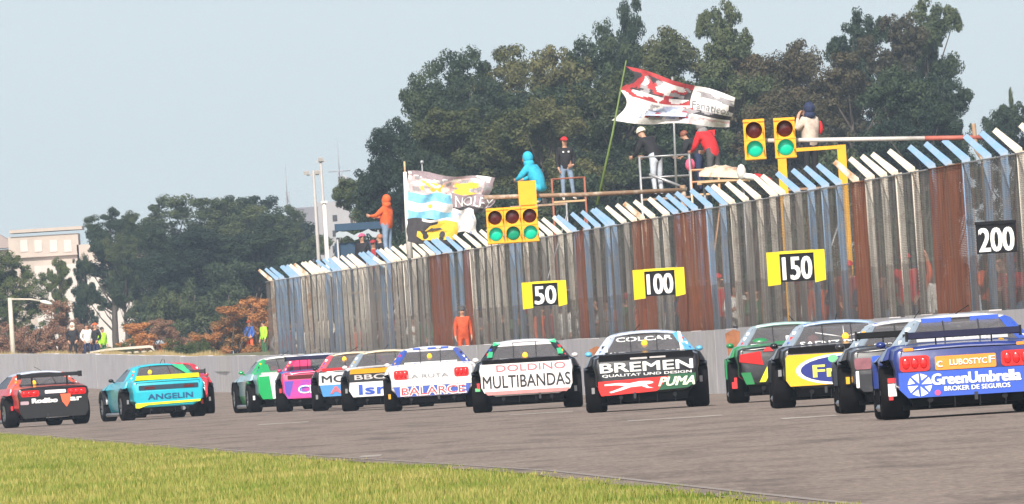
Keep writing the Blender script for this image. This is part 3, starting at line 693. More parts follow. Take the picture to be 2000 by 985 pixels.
# balloon, tarpaulin pile and bundles on the fence top
o = on(1348, 322, 75); mb = MB(); mb.ellipsoid((0, 0, 0), (.13, .13, .17), 14); mb.lathe([(.001, -.2), (.02, -.19), (.012, -.165)], 8); tag(mb.build('balloon', cloth('balloon_pink', (.72, .12, .22)), None, o), 'pink balloon tied at the railing beside the person in black', 'balloon')
m_cover = M('cream_tarpaulin', (.62, .50, .38), .8, .15, 4.0, col2=(.36, .17, .09), mix=(.52, .66), bump=.4)
o = on(1412, 338, 76)
t = empty('covered_pile', o, 0, 'cream tarpaulin over planks piled behind the fence arms', 'pile')
mb = MB(); n = 14; vs = []
for i in range(n + 1):
    for k in range(8):
        a = R(180 * k / 7); xx = -.62 + 1.24 * i / n; pr = math.sin(math.pi * min(1, max(0, (i + .6) / (n + 1.2)))) ** .5
        vs.append((xx, math.cos(a) * .45, -.12 + math.sin(a) * (.32 * pr + .03 * math.sin(i * 2.1 + k)) - .10 * xx))
mb.add(vs, [(i * 8 + k, i * 8 + k + 1, i * 8 + k + 9, i * 8 + k + 8) for i in range(n) for k in range(7)], 0, True); mb.build('tarpaulin', m_cover, t)
for k in range(3):
    mb = MB(); mb.box((.0, -.3 + .3 * k, -.2 - .02 * k), (1.35, .2, .06)); mb.build('plank', m_wood, t)
mb = MB()
for sx in (-.5, .5): mb.tube([(sx, 0, -.25), (sx, 0, g(o.y) + .3 - o.z)], .04, 6)
mb.build('support', m_steel, t)
o = on(1462, 337, 92); mb = MB()
mb.ellipsoid((-.15, 0, .02), (.10, .10, .17), 10, 0); mb.ellipsoid((.04, 0, -.10), (.24, .09, .075), 10, 0, rot=Matrix.Rotation(R(12), 3, 'Y')); mb.ellipsoid((.30, 0, -.13), (.22, .08, .06), 10, 1, rot=Matrix.Rotation(R(22), 3, 'Y'))
tag(mb.build('cloth_bundle', [ck['white'], ck['red']], None, o), 'white and red cloth bundle lying over the white fence arms', 'bundle')

# spectators behind the mesh
ZN = [(535, 640, 'behind the mesh at the far left fence end'), (655, 880, 'behind the mesh below the stacked flags'), (930, 1120, 'behind the mesh below the triple traffic light'), (1140, 1290, 'behind the mesh below the grey railed platform'),
      (1310, 1500, 'behind the mesh below the covered pile'), (1540, 1700, 'behind the mesh below the yellow frame'), (1720, 1900, 'behind the mesh left of the black board'), (1925, 1995, 'behind the mesh below the black board')]
CC = [('darkred', 'dark red'), ('black', 'black'), ('grey', 'grey'), ('brown', 'brown'), ('navy', 'navy blue'), ('orange', 'orange'), ('white', 'white'), ('green', 'dark green')]
ps = ['stand', 'pockets', 'relaxed', 'photo', 'arms_up', 'point']
for zi, (x0, x1, zt) in enumerate(ZN):
    k = min(8, max(2, round((x1 - x0) / 21)))
    cs = random.sample(CC, k) if k > 4 else random.sample(CC[:6], k)
    for i in range(k):
        px = x0 + (x1 - x0) * (i + .5) / k + random.uniform(-6, 6); s = (px + 810) / 22.94 * random.uniform(.945, .965)
        p = W(px, hz(px), s)
        person(random.choice(ps), (p.x, p.y, g(p.y) + .42), random.choice([180, 160, 200, 140, 215]), ck[cs[i][0]], ck[random.choice(['navy', 'black', 'jeans', 'darkgrey'])], random.choice(['cap', 'hair', 'hair', 'beanie']),
               random.choice([m_hair, m_hair, ck['navy'], ck['darkred'], ck['black']]), 'spectator in a %s top %s' % (cs[i][1], zt), 'spectators standing behind the wire mesh', random.uniform(.94, 1.05), eyes=False)
for px, dz, jk, nmj in ((1776, .22, 'red', 'bright red jacket and cap above the crowd left of the 200 board'), (1664, .2, 'darkred', 'dark red jacket above the crowd right of the 150 board'), (641, .4, 'cream', 'cream top above the crowd by the tall white post'),
                       (1354, .15, 'orange', 'orange red top close to the mesh below the rusty panels'), (1408, .25, 'red', 'red top above the crowd left of the 150 board')):
    s = (px + 810) / 22.94 * .968; p = W(px, hz(px), s)
    st = empty('step_stool', (p.x, p.y, g(p.y) + .42), 0, 'wooden step under the ' + nmj.split(' above')[0].split(' close')[0], 'step stool', 'steps behind the mesh')
    mb = MB(); mb.box((0, 0, dz - .03), (.5, .4, .06)); mb.build('tread', m_wood, st)
    for sx in (-.2, .2):
        for sy in (-.15, .15):
            mb = MB(); mb.box((sx, sy, dz / 2 - .03), (.05, .05, dz - .06)); mb.build('leg', m_wood, st)
    person('pockets', (p.x, p.y, g(p.y) + .42 + dz), 180, ck[jk], ck['navy'], 'cap', ck['red' if jk != 'cream' else 'white'], 'spectator in a ' + nmj, 'spectators standing behind the wire mesh', 1.0, eyes=False)

# marshals
p = W(914, 0, 75.5); person('stand', (fence_x(p.y) - .30, p.y, g(p.y) + .72), 185, cloth('overall_orange', (.52, .085, .03)), cloth('overall_orange', (.52, .085, .03)), 'beanie', ck['darkgrey'], 'track marshal in orange overalls standing on the ledge between wall and fence', 'track marshals', .88)
p = W(490, 699, 41); person('relaxed', (p.x, p.y, p.z), 150, ck['blue'], ck['orange'], 'cap', ck['orange'], 'marshal in a blue jacket and orange trousers beyond the wall', 'track marshals', 1.0, shoes=ck['white'])
p = W(518, 700, 41.5); person('stand', (p.x, p.y, p.z), 120, ck['lime'], ck['green'], 'hair', m_hair, 'marshal in a lime green vest beside the end of the fence', 'track marshals', 1.0)
for px, jk, lg, hd, hm, lb, f in ((145, 'black', 'black', 'hood', 'cream', 'person in a cream hood and black coat standing behind the left wall', 170), (173, 'white', 'navy', 'hair', None, 'person in a white shirt between two others behind the left wall', 200), (190, 'black', 'navy', 'cap', 'orange', 'person in a black coat and orange cap behind the left wall', 130)):
    p = W(px, 709, 44); person('pockets', tuple(p), f, ck[jk], ck[lg], hd, ck[hm] if hm else m_hair, lb, 'people behind the left wall', 1.0)
p = W(203, 709, 44); person('stand', tuple(p), 220, ck['lime'], ck['green'], 'hair', m_hair, 'person in a lime vest, rightmost of the group behind the left wall', 'people behind the left wall', .9)

# ------------------------------------------------------------------ flags and banners
def flag(name, corners, s, dy, fn, mats, label, cat, nx=56, ny=34, wave=.16, sag=0.0, parent=None, phase=0.0, scoop=0.0):
    """corners: TL, TR, BR, BL in photo pixels at scale s"""
    tl_, tr_, br_, bl_ = [W(a, b, s) for a, b in corners]
    def pt(u, v):
        p = (tl_ * (1 - u) + tr_ * u) * (1 - v) + (bl_ * (1 - u) + br_ * u) * v
        amp = wave * min(1, u * 1.6 + .1); p = p + Vector((scoop * abs(math.sin(2 * math.pi * max(0, v - .42) / 1.16 if v > .42 else math.pi * v / .42)) * (1 - u) ** 3, 0, 0))
        p = p + Vector((.02 * math.sin(9 * v + 4 * u), dy + amp * math.sin(u * 11 + v * 3.2 + phase) + .4 * amp * math.sin(u * 23 - v * 6), sag * math.sin(math.pi * u) * (1 - v) * -1 + .035 * math.sin(u * 10 + v * 2 + phase)))
        return p
    vs = [pt(i / nx, j / ny) for j in range(ny + 1) for i in range(nx + 1)]
    org = Vector(vs[0]); vs = [v - org for v in vs]
    fs = []; mi = []
    for j in range(ny):
        for i in range(nx):
            a = j * (nx + 1) + i; fs.append((a, a + nx + 1, a + nx + 2, a + 1)); mi.append(fn((i + .5) / nx, (j + .5) / ny))
    me = bpy.data.meshes.new(name); me.from_pydata([tuple(v) for v in vs], [], fs)
    for m in mats: me.materials.append(m)
    me.polygons.foreach_set('material_index', mi)
    for p in me.polygons: p.use_smooth = True
    t = link(name, me, None, org); tag(t, label, cat)
    return t, (lambda u, v: pt(u, v) - org)
def flag_text(t, pt, s, u0, u1, v0, v1, mat, off=-.012, bold=.02):
    u, fs = text_data(s, 0.0)
    vs = [pt(u0 + (a + .5) * (u1 - u0), v1 - (b + .5) * (v1 - v0)) + Vector((0, off * 3, 0)) for a, b in u]
    me = bpy.data.meshes.new('lettering'); me.from_pydata([tuple(v) for v in vs], [], fs); me.materials.append(mat)
    return link('lettering', me, t)
fw = cloth('flag_white', (.76, .72, .70)); fr = cloth('flag_red', (.42, .045, .05)); fk = cloth('flag_dark', (.05, .045, .05)); fg = cloth('flag_grey', (.30, .28, .29)); fb = cloth('flag_pale_blue', (.42, .47, .60)); fp = cloth('flag_pink', (.62, .42, .42))
fy = cloth('flag_yellow', (.80, .50, .05)); fs_ = cloth('flag_sky', (.22, .55, .75)); fmv = cloth('flag_mauve', (.30, .23, .25))
def nz2(u, v, k, sd): return mnoise.noise(Vector((u * k, v * k * .7, sd)))
def big_fn(u, v):
    n = nz2(u, v, 9, 1.3); m = nz2(u, v, 16, 5.1)
    if v < .10 and u < .62: return 1
    if u < .62 and v < .55:
        if v > .40: return 1 if n > -.18 else 0
        if u < .12: return 1 if n > -.05 else 2
        if n > .16: return 0
        if m > .18: return 3
        return 1 if n > -.22 else 2
    if u < .66:
        if .60 < v < .90 and .18 < u: return (4 if n > .12 else (1 if m > .20 else (3 if n < -.2 else 0)))
        return 0
    if v < .30: return 3 if (n > .05 and v > .12) else 0
    if .62 < v < .74: return 2 if n > -.05 else 3
    if u > .96 and v < .5: return 2
    return 5 if (v > .8 and n > .1) else 0
bf, bpt = flag('flag', [(1222, 130), (1437, 190), (1424, 247), (1194, 238)], 78, -.1, big_fn, [fw, fr, fk, fg, fb, fp], 'large red and white racing flag flying on a leaning green pole', 'flag', 64, 40, .2, scoop=.28)
flag_text(bf, bpt, 'Fanaticos', .64, .97, .40, .60, m_grey, bold=.0)
# a race car printed on the flag
def print_poly(t, pt, pts, mat, name='printed_car'):
    me = bpy.data.meshes.new(name); n = len(pts)
    c = (sum(p[0] for p in pts) / n, sum(p[1] for p in pts) / n)
    vs = [tuple(pt(*p) + Vector((0, -.03, 0))) for p in pts] + [tuple(pt(*c) + Vector((0, -.03, 0)))]
    me.from_pydata(vs, [], [(i, (i + 1) % n, n) for i in range(n)]); me.materials.append(mat); return link(name, me, t)
print_poly(bf, bpt, [(.22, .84), (.24, .74), (.33, .71), (.38, .64), (.48, .63), (.54, .71), (.62, .74), (.62, .84)], fb)
print_poly(bf, bpt, [(.30, .83), (.32, .75), (.46, .74), (.50, .83)], fr)
m_bamboo = M('green_bamboo', (.14, .20, .05), .6, .2, 5.0)
a, b = W(1223, 118, 78.5), W(1166, 400, 78.5)
mb = MB(); mb.tube([(0, 0, 0), (a - b) * .5 + Vector((.03, 0, 0)), a - b], [.035, .028, .016], 7)
tag(mb.build('flag_pole', m_bamboo, None, b), 'thin leaning green pole of the large red and white flag', 'pole', 'flag poles')
a, b = W(1313, 150, 77), W(1322, 392, 77)
mb = MB(); mb.tube([(0, 0, 0), a - b], [.035, .025], 7); tag(mb.build('flag_pole', m_steel, None, b), 'upright pale pole behind the person in the cream hat', 'pole', 'flag poles')
def ban_fn(u, v):
    n = nz2(u, v, 8, 2.2); m = nz2(u, v, 15, 9.0)
    if v < .16 + .06 * math.sin(u * 7): return 4 if n > -.25 else 0
    if u > .9: return 4 if n > -.1 else 3
    if .55 < u < .85 and .25 < v < .85 and n > -.15: return 1
    if .15 < u < .45 and .3 < v < .6 and m > .02: return 1
    if n > .10: return 0
    if m > .12: return 2
    return 3 if n < -.18 else 2
fl, fpt = flag('banner', [(796, 333), (968, 346), (948, 398), (797, 392)], 70, .1, ban_fn, [fw, fy, fp, fg, fmv], 'faded banner with yellow shapes hung above the sky blue and white flag', 'banner', 50, 26, .10, sag=.05)
af, apt = flag('flag', [(796, 378), (882, 379), (884, 431), (796, 428)], 72, -.08, lambda u, v: 1 if (v < .34 or v > .68) else 0, [fw, fs_], 'sky blue and white striped flag with a small sun', 'flag', 40, 24, .08, phase=1)
print_poly(af, apt, [(.5 + .05 * math.cos(k * .5236) * (1 if k % 2 else .7), .51 + .09 * math.sin(k * .5236) * (1 if k % 2 else .7)) for k in range(12)], fy, 'printed_sun')
gb, gpt = flag('banner', [(880, 378), (972, 384), (955, 414), (884, 412)], 71, .0, lambda u, v: 1 if v > .78 else 0, [fmv, fk], 'mauve grey banner lettered in white beside the striped flag', 'banner', 30, 16, .06, phase=2)
flag_text(gb, gpt, 'NOLEY', .08, .95, .12, .72, m_print_w, bold=.03)
flag('banner', [(876, 410), (926, 408), (932, 456), (872, 452)], 71.5, .06, lambda u, v: 1 if nz2(u, v, 5, 3) > .25 else 0, [fw, fb], 'plain white cloth hung left of the triple traffic light', 'banner', 20, 20, .07)
cb, cpt = flag('banner', [(795, 428), (896, 428), (890, 476), (795, 474)], 72.5, .02, lambda u, v: 1 if u < .28 or v > .9 else (0 if v < .12 else (2 if u > .62 and v < .8 else 1)), [fw, fk, fy], 'dark banner with a yellow race car below the striped flag', 'banner', 36, 20, .05)
print_poly(cb, cpt, [(.18, .72), (.22, .50), (.36, .46), (.46, .24), (.78, .18), (.92, .40), (.98, .72), (.80, .84), (.30, .84)], fy)
print_poly(cb, cpt, [(.38, .46), (.48, .30), (.70, .27), (.74, .46)], fk, 'printed_window')
for uu in (.36, .70):
    print_poly(cb, cpt, [(uu + .06 * math.cos(k * .628), .68 + .13 * math.sin(k * .628)) for k in range(10)], fk, 'printed_wheel')
a, b = W(791, 336, 72), W(801, 505, 72)
t = empty('flag_pole', b, 0, 'thick pale pole carrying the stacked flags', 'pole', 'flag poles')
mb = MB(); mb.tube([(0, 0, 0), (a - b) * .5, a - b], [.085, .08, .05], 8); mb.build('pole', m_white, t)
mb = MB(); mb.tube([(a - b) * .96, (a - b) * 1.12], .03, 6); mb.build('finial', m_wood, t)
a, b = W(824, 317, 69), W(832, 480, 69)
mb = MB(); mb.tube([(0, 0, 0), a - b], [.03, .022], 6); mb.ellipsoid(a - b, (.06, .06, .06), 8); tag(mb.build('flag_pole', m_steel, None, b), 'slim pole with a pale knob behind the faded banner', 'pole', 'flag poles')

# ------------------------------------------------------------------ trees and shrubs
lm_dark = leaf_mat('leaves_dark', (.016, .034, .022), (.038, .060, .028), (.090, .108, .044), .22)
lm_olive = leaf_mat('leaves_olive', (.026, .042, .022), (.072, .084, .030), (.145, .135, .05), .22)
lm_brown = leaf_mat('leaves_brown', (.040, .038, .026), (.068, .062, .034), (.105, .08, .042), .22)
lm_orange = leaf_mat('leaves_orange', (.24, .14, .055), (.42, .18, .06), (.55, .24, .08), .5)
lm_red = leaf_mat('leaves_reddish', (.17, .105, .075), (.26, .135, .09), (.33, .19, .12), .5)
lm_green = leaf_mat('leaves_green', (.05, .075, .025), (.085, .11, .03), (.14, .15, .05), .5)
m_bark = M('bark', (.075, .062, .052), .9, .3, 3.0, stretch=(1, 1, .2), bump=.4)
def leaves_mesh(name, clumps, per, size, mat, zf=.78):
    """clumps: (centre, radius) list; small bent leaf sprays spread through each clump, denser towards its skin"""
    cs = np.array([c for c, _ in clumps]); rs = np.array([r for _, r in clumps]); n = len(cs) * per
    ci = np.repeat(np.arange(len(cs)), per)
    d = np.random.normal(size=(n, 3)); d /= np.linalg.norm(d, axis=1)[:, None]
    rad = rs[ci] * (0.35 + 0.70 * np.random.rand(n) ** .6)
    P = cs[ci] + d * rad[:, None] * np.array([1, 1, zf])
    nr = d + np.random.normal(size=(n, 3)) * .55 + np.array([0, 0, .35]); nr /= np.linalg.norm(nr, axis=1)[:, None]
    t1 = np.cross(nr, np.random.normal(size=(n, 3))); t1 /= np.linalg.norm(t1, axis=1)[:, None]; t2 = np.cross(nr, t1)
    sz = size * (.5 + np.random.rand(n))[:, None]
    co = np.zeros((n, 4, 3), np.float32)
    fl = np.array([1, 1, min(1.0, zf * 1.25)])
    co[:, 0] = P - t1 * sz * fl; co[:, 1] = P + (-t2 * .5 + nr * .15) * sz * fl; co[:, 2] = P + t1 * sz * fl; co[:, 3] = P + (t2 * .5 + nr * .15) * sz * fl
    me = bpy.data.meshes.new(name)
    me.vertices.add(n * 4); me.vertices.foreach_set('co', co.ravel())
    me.loops.add(n * 4); me.loops.foreach_set('vertex_index', np.arange(n * 4, dtype=np.int32))
    me.polygons.add(n); me.polygons.foreach_set('loop_start', np.arange(0, n * 4, 4, dtype=np.int32)); me.polygons.foreach_set('loop_total', np.full(n, 4, np.int32))
    me.materials.append(mat); me.update(); me.validate(); return me
def make_tree(kind, seed):
    """unit tree: height 10, crown radius about 4.6 at scale 1"""
    rng = random.Random(seed); np.random.seed(seed); zf = .8
    mb = MB(); cl = []
    lobes = []
    if kind == 'broad':
        for k in range(30):
            a = rng.uniform(0, 6.28); z = rng.uniform(2.2, 9.0); lim = 3.5 * math.sin(math.pi * min(.97, max(.12, (z - .6) / 9.6))) ** .55
            rr = lim * rng.uniform(.45, 1.0)
            lobes.append((Vector((math.cos(a) * rr, math.sin(a) * rr, z)), rng.uniform(1.0, 1.75)))
        lobes.append((Vector((rng.uniform(-.5, .5), 0, 9.1)), 1.2)); lobes.append((Vector((0, 0, 6.5)), 2.2)); lobes.append((Vector((0, 0, 4)), 2.2))
        cn, cr, zf = 14, (.34, .68), .48
    elif kind == 'airy':
        for k in range(10):
            a = k * 2.4 + rng.uniform(-.4, .4); z1 = 4.5 + 5.0 * (k + .5) / 10; r1 = rng.uniform(1.6, 3.9) * (1.0 if z1 < 8 else .75)
            for q in range(5):
                f = .25 + .75 * q / 4; lobes.append((Vector((math.cos(a) * r1 * f + rng.uniform(-.4, .4), math.sin(a) * r1 * f + rng.uniform(-.4, .4), z1 - .9 * (1 - f) + rng.uniform(-.25, .3))), rng.uniform(.45, .95)))
        for zz in (8.2, 8.9, 9.4): lobes.append((Vector((rng.uniform(-.5, .5), rng.uniform(-.5, .5), zz)), .8))
        cn, cr, zf = 9, (.28, .58), .44
    elif kind == 'cypress':
        for k in range(9): lobes.append((Vector((rng.uniform(-.25, .25), rng.uniform(-.25, .25), 1 + k * 1.0)), 1.2 - .1 * k))
        cn, cr = 12, (.3, .5)
    else:   # shrub
        for k in range(10):
            a = rng.uniform(0, 6.28); rr = rng.uniform(.5, 3.6); lobes.append((Vector((math.cos(a) * rr, math.sin(a) * rr, rng.uniform(1.2, 7.8) * (1 - rr / 9))), rng.uniform(1.2, 2.2)))
        cn, cr = 11, (.4, .8)
    for c, r in lobes:
        for k in range(cn):
            d = Vector((rng.gauss(0, 1), rng.gauss(0, 1), rng.gauss(0, 1))).normalized()
            cl.append((tuple(c + Vector((d.x, d.y, d.z * zf)) * r * rng.uniform(.55, 1.05)), rng.uniform(*cr)))
    if kind == 'shrub':
        for k in range(6):
            a = k * 1.05; mb.tube([(0.3 * math.cos(a), .3 * math.sin(a), -.6), (1.2 * math.cos(a), 1.2 * math.sin(a), 2.5), (2.2 * math.cos(a), 2.2 * math.sin(a), 5)], [.14, .10, .04], 5)
    else:
        tw = .34 if kind != 'cypress' else .2
        mb.tube([(0, 0, -1.0), (.1, .05, 2), (-.1, .1, 4.5), (0, 0, 7.5 if kind != 'airy' else 8.8)], [tw * 1.25, tw, tw * .7, tw * .25], 8)
        if kind != 'cypress':
            for c, r in lobes:
                zb = max(1.5, c.z - rng.uniform(1.2, 2.4)); p0 = Vector((0, 0, min(zb, 7)))
                mb.tube([p0, p0.lerp(c, .5) + Vector((0, 0, -.15)), p0.lerp(c, .9)], [.08, .05, .02], 4)
    fol = leaves_mesh('crown', cl, {'broad': 180, 'airy': 170, 'cypress': 120, 'shrub': 210}[kind], {'broad': .092, 'airy': .09, 'cypress': .09, 'shrub': .105}[kind], lm_dark, zf)
    return mb.mesh('trunk', [m_bark]), fol
PROTO = {'broad': [make_tree('broad', k) for k in (3, 8, 12, 21, 34)], 'airy': [make_tree('airy', k) for k in (5, 6, 9)], 'cypress': [make_tree('cypress', 4)], 'shrub': [make_tree('shrub', k) for k in (2, 7, 15)]}
def tree(kind, k, x, ytop, halfw, s, mat, label, group, name=None, cat=None, z0=None, ybase=None):
    top = W(x, ytop, s); base = W(x, ybase, s).z if ybase else (g(top.y) - .2)
    hgt = top.z - base; sxy = halfw * {'broad': 1.6, 'airy': 1.45, 'cypress': 1.0, 'shrub': 1.3}[kind] / s / 4.3
    nm_ = name or {'broad': 'broadleaf_tree', 'airy': 'eucalyptus_tree', 'cypress': 'cypress_tree', 'shrub': 'shrub'}[kind]
    t = empty(nm_, (top.x, top.y, base), random.uniform(0, 6.28), label, cat or ('shrub' if kind == 'shrub' else 'tree'), group)
    ref = {'broad': 9.9, 'airy': 9.9, 'cypress': 9.6, 'shrub': 8.6}[kind]
    t.scale = (sxy, sxy, hgt / ref)
    tr, fo = PROTO[kind][k % len(PROTO[kind])]
    link('stem' if kind == 'shrub' else 'trunk', tr, t); link('foliage' if kind == 'shrub' else 'crown', fo, t, mats=[mat])
    return t
GB = 'tall trees in the big wood behind the fence'
for i, (kind, x, yt, hw, s, mt, lb) in enumerate([
    ('broad', 716, 335, 52, 40, lm_dark, 'small dark tree at the left end of the big wood'),
    ('broad', 775, 225, 62, 41, lm_dark, 'dark rounded tree on the left shoulder of the big wood'),
    ('broad', 835, 128, 72, 40, lm_dark, 'tall dark green tree left of the olive crowned trees'),
    ('broad', 905, 88, 82, 39.5, lm_dark, 'broad dark tree forming the left top of the big wood'),
    ('broad', 985, 82, 88, 38.5, lm_olive, 'olive green tree above the stacked banners'),
    ('broad', 930, 195, 95, 43, lm_olive, 'olive green tree in front, above the faded banner'),
    ('broad', 1075, 84, 84, 39, lm_olive, 'olive green tree above the person in the red cap'),
    ('broad', 1050, 185, 95, 43.5, lm_olive, 'lower olive tree behind the crouching person in sky blue'),
    ('broad', 1150, 66, 80, 39, lm_dark, 'dark tree just left of the big red and white flag'),
    ('broad', 1222, -12, 50, 38, lm_dark, 'tall sparse tree reaching out of the picture above the big flag'),
    ('broad', 1200, 120, 95, 43, lm_olive, 'olive tree directly behind the leaning flag pole'),
    ('broad', 1300, 46, 92, 39, lm_olive, 'broad olive tree right above the big flag'),
    ('airy', 1418, -8, 64, 38, lm_dark, 'sparse dark tree rising over the middle of the wood'),
    ('broad', 1405, 55, 88, 40, lm_dark, 'dark full tree behind the tip of the big flag'),
    ('broad', 1350, 150, 95, 43.5, lm_dark, 'dark lower tree behind the person in the red jacket'),
    ('broad', 1482, 88, 80, 40, lm_brown, 'brownish tree above the two lamp traffic lights'),
    ('broad', 1560, 72, 78, 40, lm_brown, 'brownish tree above the person in the tan vest'),
    ('broad', 1530, 165, 90, 44, lm_brown, 'low brownish tree behind the yellow frame'),
    ('airy', 1662, 12, 70, 38.5, lm_dark, 'sparse tree with a pointed top right of the wood middle'),
    ('broad', 1655, 95, 88, 41, lm_brown, 'brownish full tree above the white striped pipe'),
    ('airy', 1745, 22, 78, 39, lm_brown, 'airy brownish tree near the right end of the wood'),
    ('airy', 1800, -12, 72, 38.5, lm_dark, 'tallest sparse tree at the right end of the wood'),
    ('broad', 1750, 118, 84, 42.5, lm_dark, 'dark lower tree above the white fence arms'),
    ('airy', 1845, 150, 62, 40, lm_dark, 'airy dark tree, last of the wood before the sky gap'),
    ('airy', 1800, 190, 80, 43, lm_dark, 'low airy tree with bright sky gaps above the red pipe end'),
    ('broad', 1955, 192, 50, 38, lm_dark, 'separate dark round tree at the right edge of the picture'),
    ('cypress', 1974, 166, 32, 37, lm_dark, 'dark pointed cypress at the right edge of the picture'),
    ('broad', 2035, 170, 55, 38, lm_dark, 'dark tree partly cut off by the right edge of the picture'),
    ]): tree(kind, i, x, yt, hw, s, mt, lb, GB)
for i, (x, yt, hw, s, mt, lb) in enumerate([(810, 330, 95, 45, lm_dark, 'dark low tree behind the stacked flags'), (960, 320, 100, 46, lm_dark, 'dark low tree behind the triple traffic light'), (1110, 300, 100, 46, lm_dark, 'dark low tree behind the red brown platform'),
    (1260, 270, 100, 46, lm_dark, 'dark low tree behind the grey railed platform'), (1430, 250, 100, 46, lm_dark, 'dark low tree behind the covered pile'), (1600, 250, 100, 46, lm_dark, 'dark low tree behind the right yellow post'), (1745, 255, 95, 46, lm_dark, 'dark low tree behind the white striped pipe')]):
    tree('shrub', i, x, yt, hw, s, mt, lb, 'low trees filling the foot of the wood', name='low_tree', cat='tree')
GL = 'dark green trees beyond the left end of the fence'
for i, (kind, x, yt, hw, s, mt, lb) in enumerate([
    ('airy', 212, 404, 58, 31, lm_dark, 'dark rounded tree at the left end of the left clump'), ('broad', 282, 426, 42, 32, lm_dark, 'dark tree in front between the two left crowns'),
    ('broad', 335, 378, 78, 30, lm_dark, 'dark green tree with the highest crown left of centre in the left clump'), ('broad', 420, 382, 80, 30.5, lm_dark, 'broad dark green tree in the middle of the left clump'),
    ('broad', 500, 372, 74, 30, lm_dark, 'tall dark green tree near the right of the left clump'), ('broad', 562, 398, 60, 31, lm_dark, 'dark green tree at the right end of the left clump behind the fence arms'),
    ('broad', 162, 492, 20, 33, lm_dark, 'small dark tree in front of the white house'), ('broad', 20, 488, 46, 34, lm_green, 'green tree at the left edge of the picture'),
    ('airy', 112, 500, 26, 33, lm_green, 'thin pale green tree against the white house wall'), ('airy', 235, 452, 34, 32.5, lm_dark, 'airy dark tree at the right corner of the white house'),
    ('broad', 385, 440, 90, 33, lm_dark, 'low dark tree in front of the left clump above the reddish shrubs'), ('broad', 500, 440, 90, 33, lm_dark, 'low dark tree in front of the left clump above the orange shrub')]):
    tree(kind, i + 1, x, yt, hw, s, mt, lb, GL)
tree('shrub', 0, 335, 480, 62, 33.5, lm_dark, 'dark thicket under the highest crown of the left clump', GL, 'thicket', 'thicket'); tree('shrub', 1, 450, 480, 90, 33.5, lm_dark, 'dark thicket under the middle of the left clump', GL, 'thicket', 'thicket'); tree('shrub', 2, 570, 470, 75, 33.5, lm_dark, 'dark thicket behind the left end of the fence', GL, 'thicket', 'thicket')
GS = 'autumn shrubs behind the left wall'
for i, (x, yt, hw, s, mt, lb) in enumerate([(35, 575, 62, 41, lm_red, 'reddish brown shrub at the left edge of the picture'), (105, 565, 62, 40, lm_red, 'reddish brown shrub behind the lamp arm'), (165, 625, 45, 41, lm_red, 'low reddish shrub behind the group of people'),
    (228, 640, 30, 42, lm_green, 'small green shrub right of the group of people'), (275, 616, 60, 41, lm_orange, 'rusty orange shrub left of the green one'), (325, 612, 52, 40.5, lm_red, 'dull red shrub beside the rusty orange one'),
    (362, 636, 42, 42, lm_green, 'grey green shrub left of the big orange shrub'), (440, 580, 72, 41, lm_orange, 'big orange shrub left of the marshal in blue'), (505, 566, 62, 40, lm_orange, 'tall orange shrub behind the end of the fence'), (-30, 600, 55, 41, lm_red, 'reddish shrub cut off by the left edge')]):
    tree('shrub', i, x, yt, hw, s, mt, lb, GS)
# dry grass along the top of the far bank
def tuft_line(name, n, mat, lab):
    np.random.seed(11); Y = 700 + 150 * np.random.rand(n); X = np.array([wall_x(y) for y in Y]) + .25 + 1.2 * np.random.rand(n)
    z = np.array([g(y) for y in Y]) + .7; h = .50 + .22 * np.random.rand(n) * np.abs(np.sin(X * 1.3)); a = np.random.rand(n) * 6.28
    co = np.zeros((n, 3, 3), np.float32); wv = .03
    co[:, 0] = np.stack([X - wv, Y, z], 1); co[:, 1] = np.stack([X + wv, Y, z], 1); co[:, 2] = np.stack([X + np.cos(a) * .12, Y + np.sin(a) * .12, z + h + .06], 1)
    me = bpy.data.meshes.new(name); me.from_pydata(co.reshape(-1, 3).tolist(), [], [(3 * i, 3 * i + 1, 3 * i + 2) for i in range(n)]); me.materials.append(mat)
    tag(link(name, me), lab, 'grass', kind='stuff')
tuft_line('dry_grass', 9000, leaf_mat('dry_blades', (.30, .22, .09), (.40, .30, .14), (.5, .4, .2), .6), 'strip of dry yellow grass along the top of the left wall')
# pale guard of stacked sandbags on top of the left wall
t = empty('sandbag_row', W(238, 694, 47.5), R(-3), 'low row of pale sandbags and a slab on top of the left wall', 'sandbags')
m_bag = M('sandbag', (.50, .44, .34), .9, .15, 5.0)
for k in range(9):
    mb = MB(); mb.ellipsoid((-1.25 + .31 * k, .1, .09), (.17, .2, .09), 10); mb.build('sandbag', m_bag, t, rot=(0, 0, 0))
mb = MB(); mb.prism([(-1.3, -.2, .16), (-.4, -.2, .22), (1.2, -.2, .24), (1.36, -.2, .10), (1.30, -.2, .30), (1.1, -.2, .34), (-.6, -.2, .31), (-1.3, -.2, .22)], (0, .5, 0)); mb.build('slab', M('pale_slab', (.58, .52, .43), .85, .15, 2.0), t)
# lamp post at the left edge
a = W(19, 582, 45.5); b = Vector((a.x, a.y, g(a.y)))
t = empty('street_lamp', b, 0, 'pale street lamp with a bent arm behind the left wall', 'street lamp')
hh = a.z - b.z; m_pale = M('pale_pole', (.55, .48, .40), .7, .15, 3.0)
mb = MB(); mb.tube([(0, 0, 0), (0, 0, hh)], [.12, .09], 8); mb.build('pole', m_pale, t)
mb = MB(); mb.tube([(0, 0, hh - .06), (.9, 0, hh - .12), (1.35, 0, hh - .22)], .045, 6); mb.build('arm', m_pale, t)
mb = MB(); mb.ellipsoid((1.55, 0, hh - .30), (.30, .14, .09), 10, rot=Matrix.Rotation(R(18), 3, 'Y')); mb.build('lamp_head', m_white, t)

